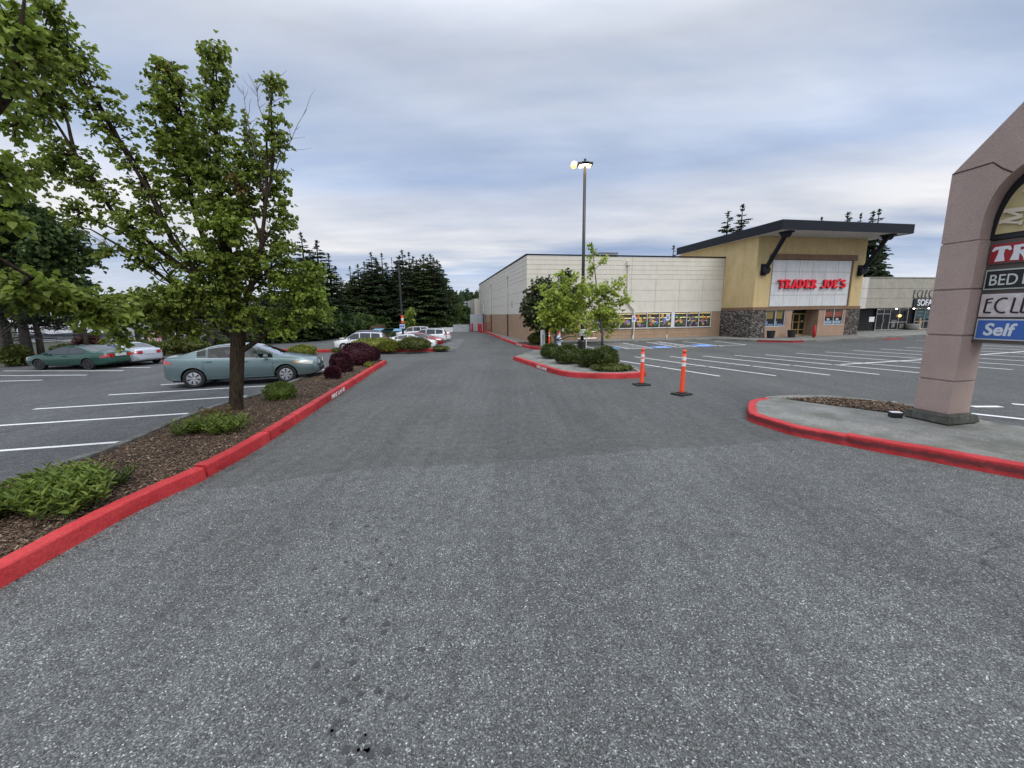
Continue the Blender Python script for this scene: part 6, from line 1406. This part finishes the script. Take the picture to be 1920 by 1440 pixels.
small_tree(bs, 'young maple with bright leaves left of the lamp post, before the dark tree', 'young_maple', [(1045, 560, 36, 26, 48), (1030, 590, 34, 26, 44), (1070, 575, 34, 30, 50), (1050, 530, 24, 22, 24), (1070, 600, 28, 24, 32), (1032, 617, 22, 10, 10), (1075, 620, 16, 14, 10), (1095, 560, 20, 24, 20), (1020, 540, 14, 12, 8), (1048, 600, 36, 20, 30), (1078, 520, 14, 12, 8), (1095, 535, 16, 18, 14), (1098, 590, 16, 22, 16), (1100, 625, 12, 12, 8)], Yc, M['leaf_maple'], .085, PT(1050, 520, Yc), .165, M['bark_grey'])
Yd = 29.5
bs = Vector((PT(1030, 640, Yd).x, Yd, .1))
small_tree(bs, 'dense dark green tree against the store corner behind the young maples', 'dense_tree', [(1010, 555, 30, 28, 75), (995, 580, 24, 26, 65), (1030, 540, 28, 20, 55), (1020, 590, 36, 30, 90), (1045, 560, 36, 32, 85), (1062, 520, 16, 14, 22), (1050, 600, 36, 26, 70), (1075, 560, 26, 30, 45), (1000, 606, 16, 12, 25), (1025, 615, 20, 10, 22)], Yd, M['leaf_plum'], .14, PT(1045, 530, Yd), .26, M['bark'], shape='oval', dr=.5)
# conifers ----------------------------------------------------------
def conifer(name, h, r, m, seed, dense=1.0, bare=.10, droop=.25, ragged=.3):
    rs = np.random.default_rng(seed); r_ = bpy.data.objects.new(name, None); COL.objects.link(r_)
    MB().tube([(0, 0, 0), (0, 0, h * .5), (0, 0, h)], [h * .022, h * .013, .015], 7).build('trunk', M['bark'], r_, smooth=True)
    P, Dv, Sz = [], [], []; z = h * bare; bb = MB()
    while z < h * .985:
        t = z / h; L0 = r * (1 - t) ** .72 * (0.65 + .35 * min(1, (t - bare) / .12 + .2)); k = int((5 + 2 * (1 - t)) * dense)
        for i in range(k):
            a = rs.uniform(0, 6.28); L = L0 * rs.uniform(1 - ragged, 1 + ragged * .5) + .05; up = .35 - droop * 1.5 * (1 - t); zz = z + rs.uniform(-.32, .32); up -= rs.uniform(0, .35)
            n = max(4, int(L / .22)); c_, s_ = math.cos(a), math.sin(a)
            bb.tube([(0, 0, zz), (c_ * L * .5, s_ * L * .5, zz + up * L * .25), (c_ * L, s_ * L, zz + up * L * .5)], [.03, .02, .008], 3, cap=False)
            for j in range(n):
                q = (j + .6) / n; x = L * q; hz = zz + up * x * .5 + .10 * math.sin(q * 3.1) * L; fl = .34 * L * (1 - q * .7) + .07 + .13 * min(1, L)
                for sd in (-1, 1, 0):
                    if sd: d = (c_ * .55 - s_ * sd, s_ * .55 + c_ * sd, -.30 + rs.normal(0, .18))
                    else: d = (c_, s_, up * .4 + rs.normal(0, .15) - .25)
                    P.append((c_ * x, s_ * x, hz)); Dv.append(d); Sz.append(fl * rs.uniform(.7, 1.25))
        z += (h * .030 + .10) * rs.uniform(.7, 1.3) / max(.6, dense ** .5)
    P += [(0, 0, h - .55)] * 4 + [(0, 0, h - .3)] * 3; Dv += [(.5, 0, 1), (-.5, .3, 1), (0, -.5, 1), (.1, .4, 1), (.2, 0, 1), (-.2, .1, 1), (0, -.1, 1)]; Sz += [.35] * 4 + [.4, .45, .5]
    bb.build('branches', M['bark'], r_)
    leaf_mesh('crown', np.array(P), np.array(Dv), np.array(Sz), m, None, r_, 'narrow', .4)
    return r_
protos = [(conifer('conifer_tree', 12, 2.4, M['needle'], 1), 12), (conifer('conifer_tree', 12, 2.0, M['needle'], 2, .85, .08, .3, .4), 12), (conifer('conifer_tree', 12, 3.0, M['needle_b'], 3, 1.15, .05, .2, .3), 12), (conifer('conifer_tree', 12, 1.6, M['needle'], 4, .55, .12, .3, .5), 12)]
used = set()
def put_conifer(px, Y, yt, k, label, group=None, rz=None, fat=1.):
    x, y, h = place(px, Y, yt); p, ph = protos[k]; s_ = h / ph
    if k not in used: used.add(k); o = p; o['label'] = label
    else: o = copy_tree(p, label)
    o.location = (x, y, 0); o.rotation_euler.z = random.uniform(0, 6.28) if rz is None else rz; o.scale = (s_ * fat, s_ * fat, s_); o['label'] = label; o['category'] = 'tree'
    if group: o['group'] = group
    return o
wood = [(560, 40, 505, 2, 1.1), (580, 44, 437, 0, .85), (606, 46, 452, 0, 1.), (626, 48, 476, 1, 1.), (645, 58, 520, 2, 1.), (663, 60, 500, 3, 1.1), (678, 60, 496, 2, .9), (690, 62, 492, 1, 1.), (704, 60, 474, 0, .9), (714, 66, 490, 1, 1.), (723, 62, 476, 3, 1.1), (736, 72, 520, 2, 1.), (741, 66, 484, 3, .5), (748, 62, 500, 1, .9), (761, 60, 470, 0, .9), (773, 61, 474, 1, .9), (786, 66, 488, 2, .9), (799, 62, 478, 0, 1.0), (812, 63, 477, 2, .9), (824, 66, 488, 2, .9), (835, 70, 506, 1, 1.), (845, 76, 540, 2, 1.1), (860, 85, 556, 2, 1.3), (590, 52, 500, 2, 1.2), (615, 56, 520, 2, 1.3), (655, 66, 530, 2, 1.4), (700, 70, 520, 2, 1.5), (780, 70, 520, 2, 1.4), (540, 42, 520, 1, 1.2), (520, 46, 530, 2, 1.3), (500, 50, 540, 2, 1.3), (470, 52, 545, 0, 1.3)]
wood += [(670, 63, 510, 2, 1.), (696, 66, 500, 1, 1.), (712, 63, 484, 2, 1.), (730, 64, 494, 0, 1.), (755, 64, 480, 2, 1.), (767, 58, 492, 1, 1.), (780, 64, 482, 0, .9), (793, 59, 486, 2, 1.), (806, 68, 484, 1, 1.), (818, 60, 484, 0, 1.), (829, 62, 496, 1, 1.), (592, 49, 470, 2, .8), (637, 52, 500, 1, .9)]
sky = sorted(p[0] for p in wood if p[2] <= 492 and p[0] > 570)
ORD = 'first second third fourth fifth sixth seventh eighth ninth tenth eleventh twelfth thirteenth fourteenth fifteenth sixteenth seventeenth eighteenth nineteenth twentieth twenty-first twenty-second twenty-third twenty-fourth twenty-fifth twenty-sixth'.split()
def fir_label(px, yt):
    if yt <= 492 and px > 570: return 'dark fir whose tip is %s from the left on the skyline of the wood' % ORD[sky.index(px)]
    return 'lower dark fir filling in between the taller firs of the wood'
for i, (px, Y, yt, k, fat) in enumerate(wood):
    order = 'from the left'
    put_conifer(px, Y, yt, k, fir_label(px, yt), 'firs in the wood behind the car park', fat=fat * 1.55)
# understorey that closes the foot of the wood
for i, (px, Y, yt, rx) in enumerate([(548, 41, 590, 3.2), (575, 43, 585, 3.0), (600, 46, 588, 3.0), (628, 50, 590, 3.2), (655, 54, 592, 3.2), (790, 59, 596, 3.0), (815, 60, 592, 3.0), (838, 64, 590, 3.2), (855, 72, 578, 3.6), (862, 84, 572, 4.0), (875, 110, 574, 6), (893, 118, 578, 6), (770, 60, 600, 2.6), (735, 61, 600, 2.8), (520, 40, 600, 3.0), (490, 39, 602, 3.0), (460, 40, 598, 3.0), (690, 58, 595, 3.0)]):
    x, y, h = place(px, Y, yt); bush('undergrowth', (x, y, 0), (rx, rx * .8, h / 2), 'dark leafy undergrowth along the foot of the fir wood', 'undergrowth', M['leaf_dark_and_shade'], 1500, .42, 'oval', group='undergrowth along the fir wood', bump=.16)
x, y, h = place(769, 44, 580)
small_tree(Vector((x, y, 0)), 'small fresh green tree right of the banded lamp post', 'small_tree', [(769, 590, 8, 12, 14), (769, 600, 11, 12, 26), (768, 610, 11, 8, 20), (771, 583, 4, 6, 6)], 44, M['leaf'], .08, Vector((x, y, h)), .34, M['bark_grey'])
# firs behind the store
for px, Y, yt, k, fat, lb in [(1376, 75, 386, 1, 1., 'taller of the two firs above the store roof left of the canopy'), (1351, 76, 398, 0, .8, 'shorter fir above the store roof, left of its taller neighbour'), (1256, 74, 462, 3, 1.1, 'lone fir tip above the cream store roof'), (1566, 80, 400, 0, .9, 'leftmost fir tip above the dark canopy'), (1590, 80, 402, 3, .9, 'second fir tip above the dark canopy'), (1612, 80, 398, 0, .8, 'third fir tip above the dark canopy'), (1622, 79, 394, 1, .9, 'fir tip farthest right above the dark canopy'), (1520, 80, 409, 3, .9, 'barely showing fir tip above the canopy front edge'), (1634, 60, 434, 0, .62, 'big dark fir between the yellow tower and the sofa shop')]:
    put_conifer(px, Y, yt, k, lb, None, fat=fat * (1.45 if px != 1634 else 1.2))
# conifers by the green coupe, grey trunks with dead lower boughs
def grey_pine(px, Y, yt, label, r0=.26):
    x, y, h = place(px, Y, yt); base = Vector((x, y, .05)); r_ = empty('pine_tree', base, 0, label, 'tree', 'grey trunked pines in the left border')
    MB().tube([(0, 0, -.05), (.1, 0, h * .3), (.0, 0, h * .7), (0, 0, h)], [r0, r0 * .8, r0 * .45, .03], 9).build('trunk', M['bark_grey'], r_, smooth=True)
    bb = MB(); P, Dv, Sz = [], [], []
    for i in range(46):
        z = h * random.uniform(.22, .98); a = random.uniform(0, 6.28); L = (h * .30) * (1.15 - z / h) + .5; e = Vector((math.cos(a) * L, math.sin(a) * L, z + L * random.uniform(-.25, .2))); s0 = Vector((0, 0, z))
        tw = limb_pts(s0, e, 4, .06); bb.tube(tw, [.035, .03, .02, .015, .008], 4, cap=False)
        for q in range(5):
            p = s0.lerp(e, random.uniform(.3, .95)); d = Vector((random.gauss(0, .5), random.gauss(0, .5), random.gauss(-.1, .25))); bb.tube([p, p + d * .5, p + d], [.012, .009, .004], 3, cap=False)
        if z > h * .36:
            for q in range(34):
                t = random.uniform(.3, 1.05); p = s0.lerp(e, t) + Vector((random.gauss(0, .16), random.gauss(0, .16), random.gauss(0, .10))); P.append(p); Dv.append(Vector((random.gauss(0, 1), random.gauss(0, 1), random.gauss(.1, .6)))); Sz.append(random.uniform(.18, .40))
    bb.build('branches', M['bark_grey'], r_); leaf_mesh('crown', np.array(P), np.array(Dv), np.array(Sz), M['needle'], None, r_, 'narrow', .3)
grey_pine(34, 23.0, 470, 'thickest grey pine trunk at far left behind the green coupe', .27); grey_pine(60, 23.6, 500, 'slimmer grey pine just right of the thickest left trunk', .18); grey_pine(2, 24, 480, 'pine at the very left edge of the border', .2)
grey_pine(388, 30, 540, 'grey pine above the sedan rear window', .22); grey_pine(352, 31, 545, 'leaning grey pine left of the one above the sedan', .16); grey_pine(326, 32, 550, 'thin grey pine beside the red and white board', .14); grey_pine(505, 37, 560, 'pale trunk pine at the edge of the fir wood', .16); grey_pine(150, 28, 520, 'thin pine behind the silver coupe roof', .14); grey_pine(300, 36, 555, 'farther thin pine over the red and white board', .18); grey_pine(440, 33, 560, 'pine hidden behind the street tree trunk', .18)
x, y, h = place(170, 29.5, 622)
small_tree(Vector((x, y, 0)), 'low reddish maple before the white building at left', 'red_maple', [(165, 636, 26, 12, 60), (185, 642, 20, 10, 40), (150, 645, 20, 9, 35)], 29.5, M['maple_red'], .07, Vector((x, y, h)), .2, M['bark'])
bush_px('border_shrub', 130, 662, 80, 14, 'grey green hedge behind the green coupe roof', .05, m=M['shrub_olive'], ls=.15, n=2200, bump=.14, dr=.4)
# white building at left
wx0 = PT(35, 600, 46); wx1 = PT(352, 600, 46)
wb = empty('white_building', (wx0.x, 46, 0), rad(3), 'long low white building glimpsed behind the left trees', 'building'); Lw = wx1.x - wx0.x
MB().box(0, Lw, 0, 8, 0, 3.2).build('wall', mat('pale_grey_wall', (.40, .42, .45), .8), wb)
MB().box(-.1, Lw * .62, -.35, 8.1, .9, 2.4).build('fascia', mat('white_fascia', (.62, .63, .66), .7), wb); MB().box(-.12, Lw * .62 + .01, -.38, -.352, .72, .93).build('fascia_trim', mat('navy_trim', (.04, .05, .09), .6), wb)
for k in range(9):
    a = Lw * (.05 + k * .1); f_ = MB().box(a, a + Lw * .05, -.02, .0, 2.45, 3.0).build('window', M['darkglass'], wb)
for k in range(7):
    a = Lw * (.64 + k * .05); f_ = MB().box(a, a + Lw * .032, -.03, -.001, .05, 1.15).build('window', M['darkglass'], wb)
px0, px1 = PT(278, 640, 38), PT(306, 640, 38)
mb = MB().box(0, px1.x - px0.x, -.05, .05, .25, 1.25, 0); wdt = px1.x - px0.x
for k in range(9): mb.box(wdt * (.05 + (k % 5) * .19), wdt * (.05 + (k % 5) * .19 + .13), -.06, -.051, .35 + (k // 5) * .45, .68 + (k // 5) * .45, 1)
mb.tube([(.1, 0, 0), (.1, 0, .3)], .04, 6); mb.tube([(wdt - .1, 0, 0), (wdt - .1, 0, .3)], .04, 6)
o = mb.build('poster_board', [mat('poster_red', (.42, .03, .06), .5), mat('poster_white', (.65, .62, .62), .5)], loc=(px0.x, 38, 0)); tag(o, 'red board of white posters beyond the silver coupe', 'poster board')
hx = PT(480, 620, 48); hw = PT(545, 620, 48).x - hx.x
hs = empty('house', (hx.x - 3.5, 48, 0), 0, 'pale sided house glimpsed behind the sedan roof', 'building'); MB().box(0, hw + 3, 0, 6, 0, 2.6).build('wall', mat('pale_siding', (.34, .36, .37), .8), hs); MB().add([(-.4, -.5, 2.6), (hw + 3.4, -.5, 2.6), (hw + 3.4, 6.5, 2.6), (-.4, 6.5, 2.6), (-.4, 3, 4.4), (hw + 3.4, 3, 4.4)], [(0, 1, 5, 4), (2, 3, 4, 5), (0, 4, 3), (1, 2, 5), (0, 3, 2, 1)]).build('roof', mat('grey_roof', (.10, .10, .11), .9), hs)
MB().box(1.5, 2.8, -.02, 0, .9, 1.9).build('window', M['darkglass'], hs)
# distant wooded hill -------------------------------------------------
mb = MB(); n = 60; v = []
def hz(x, y): return max(0.0, 21 * math.exp(-((x + 60) / 160) ** 2) * min(1, max(0, (y - 260) / 140)) + 2 * math.sin(x * .03))
for i in range(n + 1):
    for j in range(16):
        x = -420 + 760 * i / n; y = 250 + 22 * j; v.append((x, y, hz(x, y) - .5))
mb.add(v, [(i * 16 + j, (i + 1) * 16 + j, (i + 1) * 16 + j + 1, i * 16 + j + 1) for i in range(n) for j in range(15)]); o = mb.build('hill', mat('hill_green', (.025, .04, .02), .95), smooth=True); o['kind'] = 'structure'
P, Dv, Sz = [], [], []
for _ in range(2600):
    x = random.uniform(-300, 120); y = random.uniform(300, 560); h_ = random.uniform(5, 10); z = hz(x, y)
    for q in range(9):
        t = q / 8; rr = (1 - t) * 2.2; P.append((x, y, z + h_ * t * .9)); a = random.uniform(0, 6.28); Dv.append((math.cos(a), math.sin(a), -.2 + t * 1.3)); Sz.append(rr + 1.6)
o = leaf_mesh('forest', np.array(P), np.array(Dv), np.array(Sz), M['needle'], None, None, 'oval', .3); o['kind'] = 'stuff'
o = MB().box(-3, 3, 0, 4, 0, 3.4).add([(-3.3, -.3, 3.4), (3.3, -.3, 3.4), (3.3, 4.3, 3.4), (-3.3, 4.3, 3.4), (0, -.3, 5), (0, 4.3, 5)], [(0, 1, 4), (2, 3, 5), (0, 4, 5, 3), (1, 2, 5, 4)]).build('hill_house', mat('grey_hill_house', (.3, .32, .34), .8), loc=(-37, 330, hz(-37, 330))); tag(o, 'tiny pale house among trees on the distant hill', 'building')
